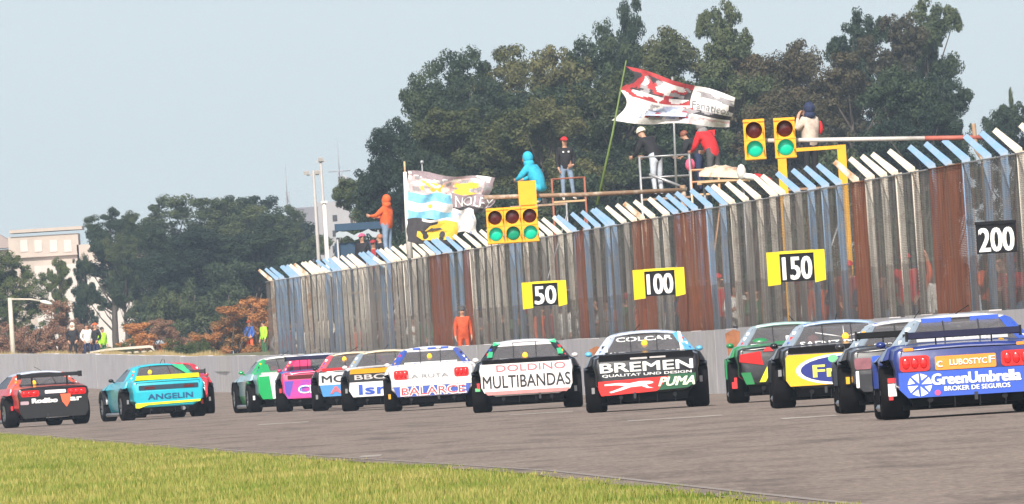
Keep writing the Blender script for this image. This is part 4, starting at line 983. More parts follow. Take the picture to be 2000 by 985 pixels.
# ------------------------------------------------------------------ buildings, masts, poles far behind
m_house = M('whitewashed_wall', (.56, .50, .46), .9, .08, .5); m_house2 = M('beige_wall', (.44, .37, .32), .9, .12, .5); m_roof = M('roof_tiles', (.36, .29, .27), .9, .15, 1.0); m_win = M('dark_window', (.05, .05, .06), .3, .1, 2.0)
s = 28.0; o = W(150, 640, s); o.z = g(o.y)
t = empty('house', o, 0, 'white two part house half hidden behind the left trees', 'house')
def bx(nm_, x0, x1, y0, y1, mt, dy=0.0, dep=7.0):
    a, b = W(x0, y1, s) - o, W(x1, y0, s) - o
    mb = MB(); mb.box(((a.x + b.x) / 2, dy + dep / 2, (a.z + b.z) / 2), (abs(b.x - a.x), dep, abs(b.z - a.z))); return mb.build(nm_, mt, t)
bx('wall', 78, 262, 508, 700, m_house)
bx('wall', 24, 150, 455, 640, m_house2, 3.0); bx('roof', 16, 158, 441, 456, m_house2, 2.6, 8.0); bx('upper_wall', 150, 280, 470, 515, m_house2, 3.0)
for x in (38, 66, 96, 124): bx('window', x, x + 13, 468, 492, m_house, 2.95, .1)
bx('ledge', 20, 150, 497, 503, m_house2, 2.7, .4); bx('window', 108, 126, 585, 606, m_win, -.05, .1); bx('window', 205, 222, 548, 572, m_win, -.05, .1)
s = 27.0; o = W(10, 560, s); o.z = g(o.y)
t = empty('house', o, 0, 'low house with a dull pink roof at the left edge of the picture', 'house')
bx('wall', -60, 34, 486, 700, m_house2); a = W(-60, 486, s) - o; b = W(40, 455, s) - o
mb = MB(); mb.prism([(a.x, -.5, a.z - .1), (b.x, -.5, a.z - .1), (b.x - 1.6, -.5, b.z), (a.x, -.5, b.z + .4)], (0, 8, 0)); mb.build('roof', m_roof, t); bx('window', 6, 22, 500, 522, m_win, -.05, .1)
s = 30.0; o = W(657, 560, s); o.z = g(o.y)
t = empty('water_tower', o, 0, 'pale grey concrete block tower left of the big wood', 'tower')
m_towr = M('pale_tower_wall', (.34, .33, .345), .9, .08, .4)
bx('tower_wall', 640, 682, 392, 720, m_towr, 0, 5); bx('stair_wall', 676, 700, 420, 720, m_house2, 1, 4); bx('low_wing', 590, 642, 402, 720, M('bluish_wall', (.22, .22, .25), .9, .1, .4), 1, 4)
for yy in (420, 450, 480): bx('window', 650, 658, yy, yy + 12, m_win, -.05, .1)
# dark blue covered stand with pale roof edge
s = 55.0; o = W(700, 520, s); o.z = g(o.y) + .3
t = empty('canopy_stand', o, 0, 'dark blue canopy with a pale torn edge behind the left part of the fence', 'canopy')
m_navyc = M('navy_canvas', (.025, .06, .11), .8, .2, 1.0)
bx('canvas_wall', 660, 745, 470, 590, m_navyc, .3, 3); bx('canvas_roof', 654, 752, 432, 452, m_navyc, 0, 3.4)
a = W(656, 462, s) - o; b = W(742, 462, s) - o
mb = MB(); n = 12; up_ = [(a.x + (b.x - a.x) * i / n, -.02, a.z + .10 + .07 * math.sin(i * .9) + .03 * math.sin(i * 2.3)) for i in range(n + 1)]; dn = [(p[0], -.02, p[2] - .12 - .10 * math.sin(i * .7 + .6) ** 2) for i, p in enumerate(up_)]
mb.prism(up_ + dn[::-1], (0, .05, 0)); mb.build('pale_trim', M('pale_canvas', (.36, .40, .43), .8, .1, 2.0), t)
for xx in (a.x + .05, b.x - .05):
    mb = MB(); mb.tube([(xx, .1, 0), (xx, .1, W(700, 450, s).z - o.z)], .05, 6); mb.build('post', m_steel, t)
def mast(x, ytop, s, wid, lab, lattice):
    a = W(x, ytop, s); b = Vector((a.x, a.y, g(a.y))); hh = a.z - b.z
    t = empty('radio_mast', b, 0, lab, 'mast', 'faint radio masts on the horizon'); mm = M('mast_steel', (.30, .31, .34), .6, .1, 2.0)
    for k in range(3):
        an = k * 2.094; mb = MB(); mb.tube([(wid * math.cos(an), wid * math.sin(an), 0), (wid * .5 * math.cos(an), wid * .5 * math.sin(an), hh * .86)], .05, 5); mb.build('leg', mm, t)
    mb = MB(); st = int(hh / 1.4)
    for i in range(st):
        z0, z1 = hh * .86 * i / st, hh * .86 * (i + 1) / st; f = lambda z: wid * (1 - .5 * z / (hh * .86))
        for k in range(3):
            a0, a1 = k * 2.094, (k + 1) * 2.094
            mb.tube([(f(z0) * math.cos(a0), f(z0) * math.sin(a0), z0), (f(z1) * math.cos(a1), f(z1) * math.sin(a1), z1)], .025, 4)
    mb.build('lattice', mm, t)
    mb = MB(); mb.tube([(0, 0, hh * .8), (0, 0, hh)], .04, 5)
    if lattice:
        mb.tube([(-.9, 0, hh * .86), (.9, 0, hh * .86)], .05, 5); mb.lathe([(.01, -.1), (.35, .05)], 12, axis='Y', c=(.4, -.3, hh * .82))
    mb.build('antenna', mm, t)
mast(557, 322, 22, .35, 'faint slim lattice mast above the left clump of trees', False); mast(659, 276, 24, .4, 'faint lattice mast with a dish and crossbar above the pale tower', True)
def lightpole(x, ytop, s, lab, heads):
    a = W(x, ytop, s); b = Vector((a.x, a.y, g(a.y))); hh = a.z - b.z
    t = empty('floodlight_pole', b, 0, lab, 'light pole', 'tall pale light poles at the left end of the fence'); mm = M('pole_white', (.40, .37, .35), .7, .1, 2.0)
    mb = MB(); mb.tube([(0, 0, 0), (0, 0, hh)], [.13, .06], 8); mb.build('pole', mm, t)
    for hx in heads:
        mb = MB(); mb.box((hx, -.12, hh - .1), (.26, .14, .16), rot=Matrix.Rotation(R(15), 3, 'X')); mb.build('lamp_head', mm, t)
    mb = MB(); mb.box((sum(heads) / len(heads) * .5, 0, hh - .22), (.6, .05, .05)); mb.build('crossbar', mm, t)
lightpole(612, 333, 40, 'pale floodlight pole, the shorter of the two by the pale tower', (-.35, .2)); lightpole(626, 308, 38, 'pale floodlight pole, the taller of the two by the pale tower', (0,))
for px, yt, nm2 in ((633, 395, 'slim white post in front of the pale tower'),):
    a = W(px, yt, 42); b = Vector((a.x, a.y, g(a.y))); mb = MB(); mb.tube([(0, 0, 0), (0, 0, a.z - b.z)], .09, 8); mb.box((0, 0, a.z - b.z), (.3, .3, .1)); tag(mb.build('post', m_white, None, b), nm2, 'post')
# tall white post inside the fence line near the far end
for px, lab in ((640, 'tall white concrete post in the fence near its far left end'), (744, 'tall white concrete post in the fence below the orange jacket')):
    s = (px + 810) / 22.94 * 1.004; a = W(px - 8, hz(px) - 2.62 * s, s); b = Vector((fence_x(a.y) + .14, a.y, g(a.y) + .75)); mb = MB(); mb.box((0, 0, (a.z - b.z) / 2), (.16, .16, a.z - b.z)); mb.prism([(0, -.06, a.z - b.z - .05), (-.42, -.06, a.z - b.z + .28), (-.36, -.06, a.z - b.z + .36), (.08, -.06, a.z - b.z + .05)], (0, .12, 0))
    tag(mb.build('concrete_post', m_wpost, None, b), lab, 'post', 'thick white posts of the fence')

# ------------------------------------------------------------------ race cars (x right, y forward, rear bumper at y = 0, axle at YA)
YA = 0.95; YF = 3.75; TR = .345
tp = [(.20, -.165), (.30, -.17), (.335, -.15), (.345, -.11), (.345, .11), (.335, .15), (.30, .17), (.20, .165)]
mb = MB(); mb.lathe(tp, 28, axis='X'); TYRE = mb.mesh('wheel', [m_rubber])
mb = MB(); mb.lathe([(.205, -.15), (.205, .15)], 24, axis='X'); mb.lathe([(.01, .10), (.06, .12), (.075, .09)], 16, axis='X')
for k in range(6):
    a = k * math.pi / 3; mb.prism([(.10, .045 * math.cos(a + 1.57), .045 * math.sin(a + 1.57)), (.10, .045 * math.cos(a - 1.57), .045 * math.sin(a - 1.57)), (.13, .2 * math.cos(a) + .03 * math.cos(a - 1.57), .2 * math.sin(a) + .03 * math.sin(a - 1.57)), (.13, .2 * math.cos(a) + .03 * math.cos(a + 1.57), .2 * math.sin(a) + .03 * math.sin(a + 1.57))], (.03, 0, 0))
m_rim = M('rim_metal', (.22, .22, .23), .4, .2, 6.0, metal=.7); RIM = mb.mesh('rim', [m_rim])
SEC = [  # y, zb, wl, wm, z3, z4, wu, z5, ws, zs
 (0.00, .31, .66, .79, .45, .62, .82, .74, .80, .865), (0.03, .28, .68, .83, .44, .62, .855, .75, .83, .90), (.30, .25, .70, .84, .44, .62, .87, .76, .84, .915), (.55, .24, .70, .84, .44, .64, .885, .76, .86, .925),
 (.57, .22, .64, .64, .44, .68, .97, .74, .89, .935), (.95, .20, .64, .64, .44, .71, .985, .76, .90, .94), (1.34, .20, .64, .64, .44, .68, .97, .74, .89, .93), (1.36, .16, .80, .88, .40, .62, .93, .74, .87, .93),
 (2.3, .15, .84, .90, .40, .62, .90, .74, .86, .92), (3.33, .15, .84, .90, .40, .62, .95, .74, .86, .90), (3.35, .18, .62, .62, .44, .68, .97, .73, .86, .89), (3.75, .18, .62, .62, .44, .70, .98, .74, .85, .86),
 (4.15, .18, .62, .62, .44, .66, .96, .71, .83, .81), (4.17, .15, .80, .86, .36, .55, .93, .66, .80, .80), (4.5, .15, .76, .84, .34, .50, .84, .60, .74, .71), (4.65, .18, .66, .74, .34, .46, .74, .54, .64, .63)]
def body_panels(fn, mats, name='body'):
    mb = MB(); rings = []
    for (y, zb, wl, wm, z3, z4, wu, z5, ws, zs) in SEC:
        hp = [(0, zb), (wl * .85, zb), (wl, zb + .05), (wm, z3), (wm, z4), (wu, z5), (ws, zs - .03), (ws - .07, zs), (ws * .5, zs + .022), (0, zs + .03)]
        ring = [(x, z) for x, z in hp] + [(-x, z) for x, z in hp[-2:0:-1]]
        rings.append([(x, y, z) for x, z in ring])
    n = len(rings[0]); vs = [p for r in rings for p in r]
    for i in range(len(rings) - 1):
        for k in range(n):
            a, b = i * n + k, i * n + (k + 1) % n; q = (a, b, b + n, a + n)
            c = [sum(vs[j][d] for j in q) / 4 for d in range(3)]
            mb.add([vs[j] for j in q], [(0, 1, 2, 3)], fn(*c), False)
    mb.add(rings[0], [tuple(range(n))], fn(0, 0, .6)); mb.add(rings[-1], [tuple(range(n))], fn(0, 4.65, .4))
    return mb
def slab(parent, pts, y, th, mat, name='rear_panel', bevel=False):
    mb = MB(); mb.prism([(x, y, z) for x, z in pts], (0, th, 0)); return mb.build(name, mat, parent)
def rrect(x0, x1, z0, z1, r=.03, n=3, sk=0.0):
    out = []
    for cx, cz, a0 in ((x1 - r, z1 - r, 0), (x0 + r, z1 - r, 90), (x0 + r, z0 + r, 180), (x1 - r, z0 + r, 270)):
        for k in range(n + 1):
            a = R(a0 + 90 * k / n); z = cz + r * math.sin(a); out.append((cx + r * math.cos(a) + sk * (z - z0), z))
    return out
def ell(cx, cz, rx, rz, n=26): return [(cx + rx * math.cos(2 * math.pi * k / n), cz + rz * math.sin(2 * math.pi * k / n)) for k in range(n)]
m_glass = glassy('window_glass', (.17, .16, .165), .5, .1); m_sglass = glassy('side_window_glass', (.02, .025, .03), .72, .1)
m_cage = M('cage_tube', (.55, .54, .53), .5, .1, 5.0); m_seat = M('race_seat', (.03, .03, .035), .8, .2, 8.0)
m_amber = M('amber_lamp', (.95, .45, .02), .4, .1, 9.0, emit=.9); m_lampred = M('tail_lamp_red', (.62, .012, .012), .15, .12, 16.0, coat=.6); m_lampdark = M('tail_lamp_dark', (.10, .006, .006), .3, .2, 12.0)
RB = 1.275      # roof height
def Z_glass(x, z): return .50 + (z - .905) * (1.25 - .50) / (1.245 - .905) - .012      # y of the rear glass at height z
def race_car(cfg):
    s = cfg['s']; xr = cfg['xl'] + s * 1.0
    p = W(xr, hz(xr) + H * s, s); z = g(p.y)
    t = empty('race_car', (p.x, p.y, z), R(cfg['head']), cfg['label'], 'race car', 'stock cars racing in a pack along the track'); t.scale = (1, 1, cfg.get('zs', 1.0))
    off = (0, -YA, 0)
    holder = t
    def fix(o): o.location = Vector(o.location) + Vector(off); return o
    mats = cfg['mats'] + [m_dark]; f0_ = cfg['fn']; nd = len(mats) - 1
    fn = lambda x, y, z: nd if (.552 < y < .568 or 3.335 < y < 3.345) and z < .80 and abs(x) > .5 else f0_(x, y, z)
    body = fix(body_panels(fn, mats).build('body', mats, t))
    for pl in body.data.polygons: pl.use_smooth = True
    body.data.set_sharp_from_angle(angle=R(38))
    mod = body.modifiers.new('bevel', 'BEVEL'); mod.width = .014; mod.segments = 2; mod.limit_method = 'ANGLE'; mod.angle_limit = R(35)
    B = mats[cfg.get('fender', 0)]
    for sx in (-1, 1):
        for ya in (YA, YF):
            o = fix(link('wheel', TYRE, t, (sx * (.835 if ya == YA else .825), ya, TR), (0, 0, 0 if sx > 0 else math.pi))); link('rim', RIM, o)
            mb = MB(); x0, x1 = (.80, 1.0) if sx > 0 else (-1.0, -.80)
            a0, a1 = (R(14), R(118)) if ya == YA else (R(14), R(172))
            mb.lathe([(.375, x0), (.375, x1), (.40, x1), (.425, x0 if sx > 0 else x1), (.425, x0), (.375, x0)] if False else [(.375, x0), (.375, x1), (.40, x1), (.40, x0), (.375, x0)], 14, axis='X', c=(0, ya, TR), a0=a0, a1=a1)
            # blister that blends the flare into the flank
            fix(mb.build('fender', B if not (cfg.get('dark_front') and ya == YF) else m_dark, t))
    # roof, pillars, glass
    rf = MB(); rp = mats[cfg.get('roof', 0)]
    prof = [(-.61, 1.185), (-.595, 1.212), (-.53, 1.243), (-.40, 1.268), (-.20, 1.286), (0, 1.291), (.20, 1.286), (.40, 1.268), (.53, 1.243), (.595, 1.212), (.61, 1.185)]
    ys = [(1.20, -.012, .985), (1.26, 0, 1.0), (1.7, .012, 1.0), (2.1, -.004, .97), (2.22, -.022, .95)]
    vs = [(x * k, y, zz + dz) for y, dz, k in ys for x, zz in prof] + [(x * k, y, zz + dz - .03) for y, dz, k in ys for x, zz in prof]
    n = len(prof); m_ = len(ys); fs = []
    for i in range(m_ - 1):
        for k in range(n - 1):
            a = i * n + k; fs.append((a, a + 1, a + n + 1, a + n)); b = a + n * m_; fs.append((b, b + n, b + n + 1, b + 1))
    for k in range(n - 1): fs.append((k, n * m_ + k, n * m_ + k + 1, k + 1)); e = (m_ - 1) * n + k; fs.append((e, e + 1, n * m_ + e + 1, n * m_ + e))
    for i in range(m_ - 1): a = i * n; fs.append((a, a + n, n * m_ + a + n, n * m_ + a)); a = i * n + n - 1; fs.append((a, n * m_ + a, n * m_ + a + n, a + n))
    rf.add(vs, fs, 0, True); fix(rf.build('roof', rp, t))
    pm_ = cfg.get('pillar', mats[0])
    for sx in (-1, 1):
        def q(pts, d): mbq = MB(); mbq.prism([(sx * x, y, zz) for x, y, zz in pts], d); return mbq
        o = fix(q([(.70, .47, .895), (.845, .62, .90), (.845, 1.20, .915), (.635, 1.42, 1.19), (.605, 1.22, 1.215), (.53, 1.18, 1.245), (.50, 1.16, 1.235)], (-sx * .035, .03, -.01)).build('rear_pillar', pm_ if isinstance(pm_, bpy.types.Material) else pm_[0 if sx < 0 else 1], t))
        fix(q([(.80, 2.86, .90), (.80, 2.96, .90), (.57, 2.2, 1.21), (.60, 2.10, 1.20)], (-sx * .05, 0, 0)).build('front_pillar', mats[cfg.get('roof', 0)], t))
        fix(q([(.835, 1.20, .915), (.80, 2.88, .905), (.595, 2.12, 1.19), (.625, 1.40, 1.19)], (-sx * .012, 0, 0)).build('side_window', m_sglass, t))
        mbq = MB(); mbq.ellipsoid((sx * .91, 2.66, .955), (.065, .06, .045), 10); mbq.tube([(sx * .82, 2.66, .90), (sx * .89, 2.66, .94)], .018, 5); fix(mbq.build('mirror', mats[cfg.get('mirror', 0)], t))
    gl = MB(); gl.prism([(x, .50 + (zz - .905) * 2.206, zz) for x, zz in ((-.715, .905), (.715, .905), (.55, 1.205), (.48, 1.232), (.25, 1.252), (0, 1.258), (-.25, 1.252), (-.48, 1.232), (-.55, 1.205))], (0, .006, -.006)); fix(gl.build('rear_window', m_glass, t))
    gl = MB(); gl.prism([(-.78, 2.92, .90), (.78, 2.92, .90), (.555, 2.2, 1.21), (-.555, 2.2, 1.21)], (0, .006, .006)); fix(gl.build('windscreen', m_glass, t))
    # interior
    mb = MB(); cage = cfg.get('cage', m_cage)
    for sx in (-1, 1): mb.tube([(sx * .60, 1.55, .55), (sx * .54, 1.55, 1.21), (sx * .50, 2.15, 1.22), (sx * .68, 2.8, .88)], .022, 6); mb.tube([(sx * .52, 1.55, 1.18), (sx * .55, .75, .80)], .022, 6)
    mb.tube([(-.54, 1.55, 1.21), (.54, 1.55, 1.21)], .022, 6); mb.tube([(-.58, 1.55, .95), (.58, 1.55, .95)], .022, 6); mb.tube([(-.52, 1.55, 1.19), (.55, 1.54, .70)], .022, 6); mb.tube([(.52, 1.56, 1.19), (-.55, 1.57, .70)], .022, 6)
    fix(mb.build('roll_cage', cage, t))
    mb = MB(); mb.box((-.33, 1.80, .78), (.46, .12, .62)); mb.box((-.33, 1.83, 1.11), (.34, .10, .14)); mb.box((-.33, 2.05, .5), (.46, .5, .12)); fix(mb.build('seat', m_seat, t))
    mb = MB(); mb.ellipsoid((-.33, 1.98, 1.06), (.125, .14, .13), 12); fix(mb.build('helmet', cfg.get('helmet', m_print_w), t))
    mb = MB(); mb.box((0, 2.75, .82), (1.4, .3, .12)); fix(mb.build('dashboard', m_seat, t))
    lz = cfg.get('lampz', 1.03); lx = cfg.get('lampx', .0)
    mb = MB(); mb.ellipsoid((lx, Z_glass(0, lz) - .02, lz), (.052, .03, .062), 12); fix(mb.build('rain_light', m_amber, t))
    # underside
    mb = MB(); mb.prism([(-.70, .02, .33), (.70, .02, .33), (.64, .10, .16), (-.64, .10, .16)], (0, .42, -.01))
    fix(mb.build('rear_valance', m_dark, t))
    for xf in (-.45, -.15, .15, .45):
        mb = MB(); mb.box((xf, .18, .19), (.012, .36, .13)); fix(mb.build('diffuser_fin', m_black, t))
    mb = MB(); mb.box((0, 2.3, .14), (1.5, 3.9, .06)); mb.box((0, .95, .30), (1.3, .12, .12)); fix(mb.build('floor_pan', m_dark, t))
    for sx in (-1, 1):
        mb = MB(); mb.tube([(sx * .90, 1.30, .17), (sx * .95, 1.42, .15), (sx * .95, 3.2, .15)], .05, 6); fix(mb.build('side_pipe', m_grey, t))
    # tail lamps
    if cfg.get('lamps'):
        lw, lh, lzc, lxc = cfg['lamps']
        for sx in (-1, 1):
            a, b = (lxc - lw / 2, lxc + lw / 2)
            pts = rrect(a, b, lzc - lh / 2, lzc + lh / 2, min(.05, lh * .4), 4)
            o = fix(slab(t, [(sx * x, zz) for x, zz in pts], -.022, .04, cfg.get('lampmat', m_lampred), 'tail_light'))
            mb = MB()
            for k in (-1, 0, 1): mb.ellipsoid((sx * (lxc + k * lw * .29), -.024, lzc), (lw * .13, .014, lh * .36), 10)
            mb.build('lamp_cell', cfg.get('lampmat', m_lampred), o)
    # spoiler
    sp = cfg.get('spoiler')
    if sp:
        kind, zc, yc, hw, mt, st = sp
        if kind == 'lip':
            mb = MB(); mb.prism([(-hw, yc, zc - .05), (hw, yc, zc - .05), (hw * .98, yc - .03, zc + .045), (-hw * .98, yc - .03, zc + .045)], (0, .03, 0)); mb.prism([(-hw, yc + .0, zc - .06), (hw, yc + .0, zc - .06), (hw, yc + .25, zc - .07), (-hw, yc + .25, zc - .07)], (0, 0, .015))
            fix(mb.build('spoiler', mt, t))
        else:
            prof = [(0, -.04), (.03, -.05), (.14, -.05), (.27, -.015), (.28, .012), (.14, .035), (.03, .04)]
            mb = MB(); mb.prism([(-hw, yc + a, zc + b) for a, b in prof], (2 * hw, 0, 0)); w_ = fix(mb.build('wing', mt, t))
            for sx in (-1, 1):
                mb = MB(); mb.box((sx * (hw + .012), yc + .13, zc - .01), (.024, .34, .13)); mb.build('endplate', m_black, w_)
        for sx in (-1, 1):
            mb = MB(); mb.box((sx * st, yc + .14, (zc + .88) / 2), (.014, .12, max(.05, zc - .88))); fix(mb.build('spoiler_strut', m_black, t))
    ctx = dict(t=t, fix=fix, slab=lambda *a, **k: fix(slab(t, *a, **k)))
    def txt(sx_, cx, cz, wd, ht, mat, y=-.030, bold=.02, slant=0.0, par=None):
        return fix(lettering(sx_, cx, cz, wd, ht, y, mat, t, bold, slant))
    def gtxt(sx_, cx, cz, wd, ht, mat, bold=.02):      # on the sloping rear glass
        return fix(lettering(sx_, cx, cz, wd, ht, lambda x, zz: Z_glass(x, zz) - .004, mat, t, bold))
    def gpanel(x0, x1, z0, z1, mat, nm_='window_strip'):
        mb = MB(); mb.prism([(x0, Z_glass(0, z0) - .002, z0), (x1, Z_glass(0, z0) - .002, z0), (x1 - .02 * 0, Z_glass(0, z1) - .002, z1), (x0, Z_glass(0, z1) - .002, z1)], (0, .004, 0)); return fix(mb.build(nm_, mat, t))
    cfg['decor'](t, ctx['slab'], txt, gtxt, gpanel, fix)
    rng = random.Random(cfg['label'])
    for sx in (-1, 1):          # straps over the rear glass, bonnet-style clips, fin braces
        xs = sx * (.20 + .03 * rng.random())
        mb = MB(); mb.prism([(xs - .008, Z_glass(0, .91) - .006, .91), (xs + .008, Z_glass(0, .91) - .006, .91), (xs + .008, Z_glass(0, 1.24) - .006, 1.24), (xs - .008, Z_glass(0, 1.24) - .006, 1.24)], (0, -.004, .004)); fix(mb.build('window_strap', m_seat, t))
        mb = MB(); mb.tube([(sx * .44, .005, .23), (sx * .44, .14, .23)], .035, 10); fix(mb.build('exhaust', m_black, t))
        for k in range(3):       # sponsor stickers down the rear pillar
            f = .22 + .24 * k; c0 = Vector((.77, .56, .90)).lerp(Vector((.57, 1.19, 1.23)), f); wd_ = .042 + .02 * rng.random()
            mb = MB(); mb.prism([(sx * (c0.x - wd_ * .5) , c0.y - .035, c0.z - .025), (sx * (c0.x + wd_ * .5), c0.y - .02, c0.z - .025), (sx * (c0.x + wd_ * .4), c0.y + .07, c0.z + .022), (sx * (c0.x - wd_ * .6), c0.y + .055, c0.z + .022)], (0, -.012, .004)); fix(mb.build('sticker', rng.choice([m_print_w, m_print_w, m_print_r, m_yellow, m_print_k, m_print_b]), t))
        mb = MB(); mb.tube([(sx * .745, -.004, .86), (sx * .80, .02, .60), (sx * .79, .01, .44)], .005, 4); fix(mb.build('panel_gap', m_dark, t))
        mb = MB(); mb.box((sx * .885, .548, .30 + .25 * rng.random()), (.05, .012, .10)); fix(mb.build('sticker', rng.choice([m_print_w, m_yellow, m_print_r, m_grey]), t))
    if cfg.get('glassrow', True):
        x0 = -.60
        while x0 < .55:
            wd_ = rng.uniform(.07, .22); z0 = .922 + rng.uniform(0, .012); hh_ = rng.uniform(.016, .03)
            gpanel(x0, min(.62, x0 + wd_), z0, z0 + hh_, rng.choice([m_print_w, m_print_w, m_white, m_grey, m_print_r, m_yellow]), 'sticker'); x0 += wd_ + rng.uniform(.02, .08)
    mb = MB(); mb.tube([(-.76, .0, .862), (0, -.004, .872), (.76, .0, .862)], .006, 4); fix(mb.build('panel_gap', m_dark, t))
    mb = MB(); mb.box((rng.uniform(-.3, .3), -.03, .25), (.04, .03, .10)); fix(mb.build('tow_strap', m_seat, t))
    mb = MB(); mb.tube([(rng.uniform(-.2, .2), 1.6, 1.27), (rng.uniform(-.2, .2), 1.57, 1.40)], .006, 4); fix(mb.build('antenna', m_black, t))
    mb = MB()
    for k in range(5):
        x0 = -.42 + .17 * k; mb.box((x0, 1.235, 1.277 - .06 * abs(x0) ** 2 * 2), (.06 + .08 * rng.random(), .012, .012))
    fix(mb.build('roof_edge_lettering', rng.choice([m_print_w, m_print_b, m_print_k]), t))['kind'] = 'stuff'
    return t
def sidefn(rear, top=0, low=None, side=0):
    def fn(x, y, z):
        if y < .02: return rear
        if low is not None and z < .45: return low
        if z > .86: return top
        return side
    return fn
P_ = paint
def panel_pts(zt=.70, zb=.33, wt=.82, wb=.70): return [(-wt, zt), (-wt, zb + .14), (-wb, zb), (wb, zb), (wt, zb + .14), (wt, zt)]

# --- blue car, nearest
def d_blue(t, slab, txt, gtxt, gpanel, fix):
    slab([(-.80, .59), (-.80, .38), (-.70, .265), (.70, .265), (.80, .38), (.80, .59)], -.020, .03, P_('royal_blue', (.035, .10, .52)))
    slab(rrect(-.36, .36, .60, .775, .02), -.018, .03, M('orange_print', (.78, .27, .03), .5, .08, 5.0), 'centre_panel')
    txt('LUBOSTYC', .03, .69, .44, .075, m_print_w); txt('c', -.31, .675, .07, .08, m_print_w); txt('F', .31, .70, .07, .09, m_print_w)
    txt('GreenUmbrella', .115, .485, 1.06, .145, m_print_w, bold=.05); txt('BROKER DE SEGUROS', .12, .36, .78, .06, m_print_w, bold=.03)
    # umbrella emblem: eight wedges seen from above
    for k in range(8):
        a0, a1 = R(k * 45 + 4), R(k * 45 + 41); r = .145; c = (-.555, .425)
        slab([(c[0] + .02 * math.cos((a0 + a1) / 2), c[1] + .02 * math.sin((a0 + a1) / 2)), (c[0] + r * math.cos(a0), c[1] + r * math.sin(a0)), (c[0] + r * .97 * math.cos((a0 + a1) / 2), c[1] + r * .97 * math.sin((a0 + a1) / 2)), (c[0] + r * math.cos(a1), c[1] + r * math.sin(a1))] if k % 2 == 0 else
             [(c[0] + .06 * math.cos((a0 + a1) / 2), c[1] + .06 * math.sin((a0 + a1) / 2)), (c[0] + r * math.cos(a0), c[1] + r * math.sin(a0)), (c[0] + r * .97 * math.cos((a0 + a1) / 2), c[1] + r * .97 * math.sin((a0 + a1) / 2)), (c[0] + r * math.cos(a1), c[1] + r * math.sin(a1))], -.026, .004, m_print_w, 'emblem_wedge')
    slab(ell(-.35, .315, .035, .035, 14), -.026, .004, M('print_pink', (.72, .08, .22), .5, .1, 8.0), 'emblem_dot')
    gpanel(-.54, .54, .965, 1.075, M('silver_strip', (.5, .5, .52), .5, .1, 4.0)); gtxt('MUSTERA', .02, 1.02, .7, .05, m_print_w); gtxt('RACING', -.26, .935, .30, .035, m_print_w); gtxt('SPORT', .22, .945, .28, .035, m_print_w)
    for x0, x1 in ((-.46, -.10), (.12, .46)):
        mb = MB(); mb.prism([(x0, 1.17, 1.20), (x1, 1.17, 1.20), (x1, 1.17, 1.262), (x0, 1.17, 1.262)], (0, .004, 0)); fix(mb.build('roof_edge_graphic', P_('royal_blue', (.035, .10, .52)), t))
    for sx in (-1, 1): slab(rrect(*(sorted((sx * .61, sx * .73))), .86, .90, .01), -.01, .02, M('orange_print', (.78, .27, .03), .5, .08, 5.0), 'corner_mark')
    for xx, mm in ((-.885, m_print_r), (-.885, m_print_w)):
        mb = MB(); zz = .50 if mm is m_print_r else .38; mb.box((xx + .02, .545, zz), (.10, .01, .06 if mm is m_print_r else .16)); fix(mb.build('sponsor_patch', mm, t))
race_car(dict(zs=.93, xl=1722, s=165, head=0.6, label='blue and white race car lettered GreenUmbrella, nearest to the camera at the right edge', mats=[P_('midnight_blue', (.014, .030, .17)), P_('royal_blue', (.035, .10, .52)), P_('silver_white', (.62, .62, .66)), m_dark], fn=sidefn(0, 0, None, 0),
    roof=2, pillar=(P_('grey_blue_sheen', (.28, .34, .40)), P_('royal_blue', (.035, .10, .52))), lamps=(.36, .20, .70, .60), spoiler=('wing', 1.055, .10, .66, M('navy_wing', (.008, .009, .035), .6, .2, 4.0, spec=.12), .33), decor=d_blue, glassrow=False, lampz=.90, lampx=.45, helmet=P_('deep_blue', (.025, .055, .30))))  # grey-blue left pillar: sky reflection painted into its colour
# --- dark car beside it
def d_dark(t, slab, txt, gtxt, gpanel, fix):
    slab(rrect(-.80, -.58, .62, .78, .03), -.02, .03, M('smoked_lamp', (.25, .10, .12), .25, .25, 9.0, coat=.4), 'tail_light'); slab(rrect(-.57, -.40, .58, .80, .02), -.016, .02, P_('royal_blue', (.035, .10, .52)))
    slab(rrect(-.79, -.75, .36, .60, .01), -.02, .02, m_print_w, 'stripe'); gtxt('CORSA', -.32, .95, .4, .05, m_print_w); slab(panel_pts(.55, .30), -.006, .02, P_('gunmetal', (.03, .03, .035)))
race_car(dict(zs=.92, xl=1641, s=149, head=0.5, label='dark grey race car half hidden behind the blue GreenUmbrella car', mats=[P_('gunmetal', (.03, .03, .035)), P_('grey_blue_sheen', (.28, .34, .40)), P_('silver_white', (.62, .62, .66))], fn=sidefn(0, 0, None, 0), roof=2, pillar=P_('grey_blue_sheen', (.28, .34, .40)), spoiler=('wing', 1.10, .15, .74, m_dark, .4), decor=d_dark, helmet=m_print_r, lampx=.3))
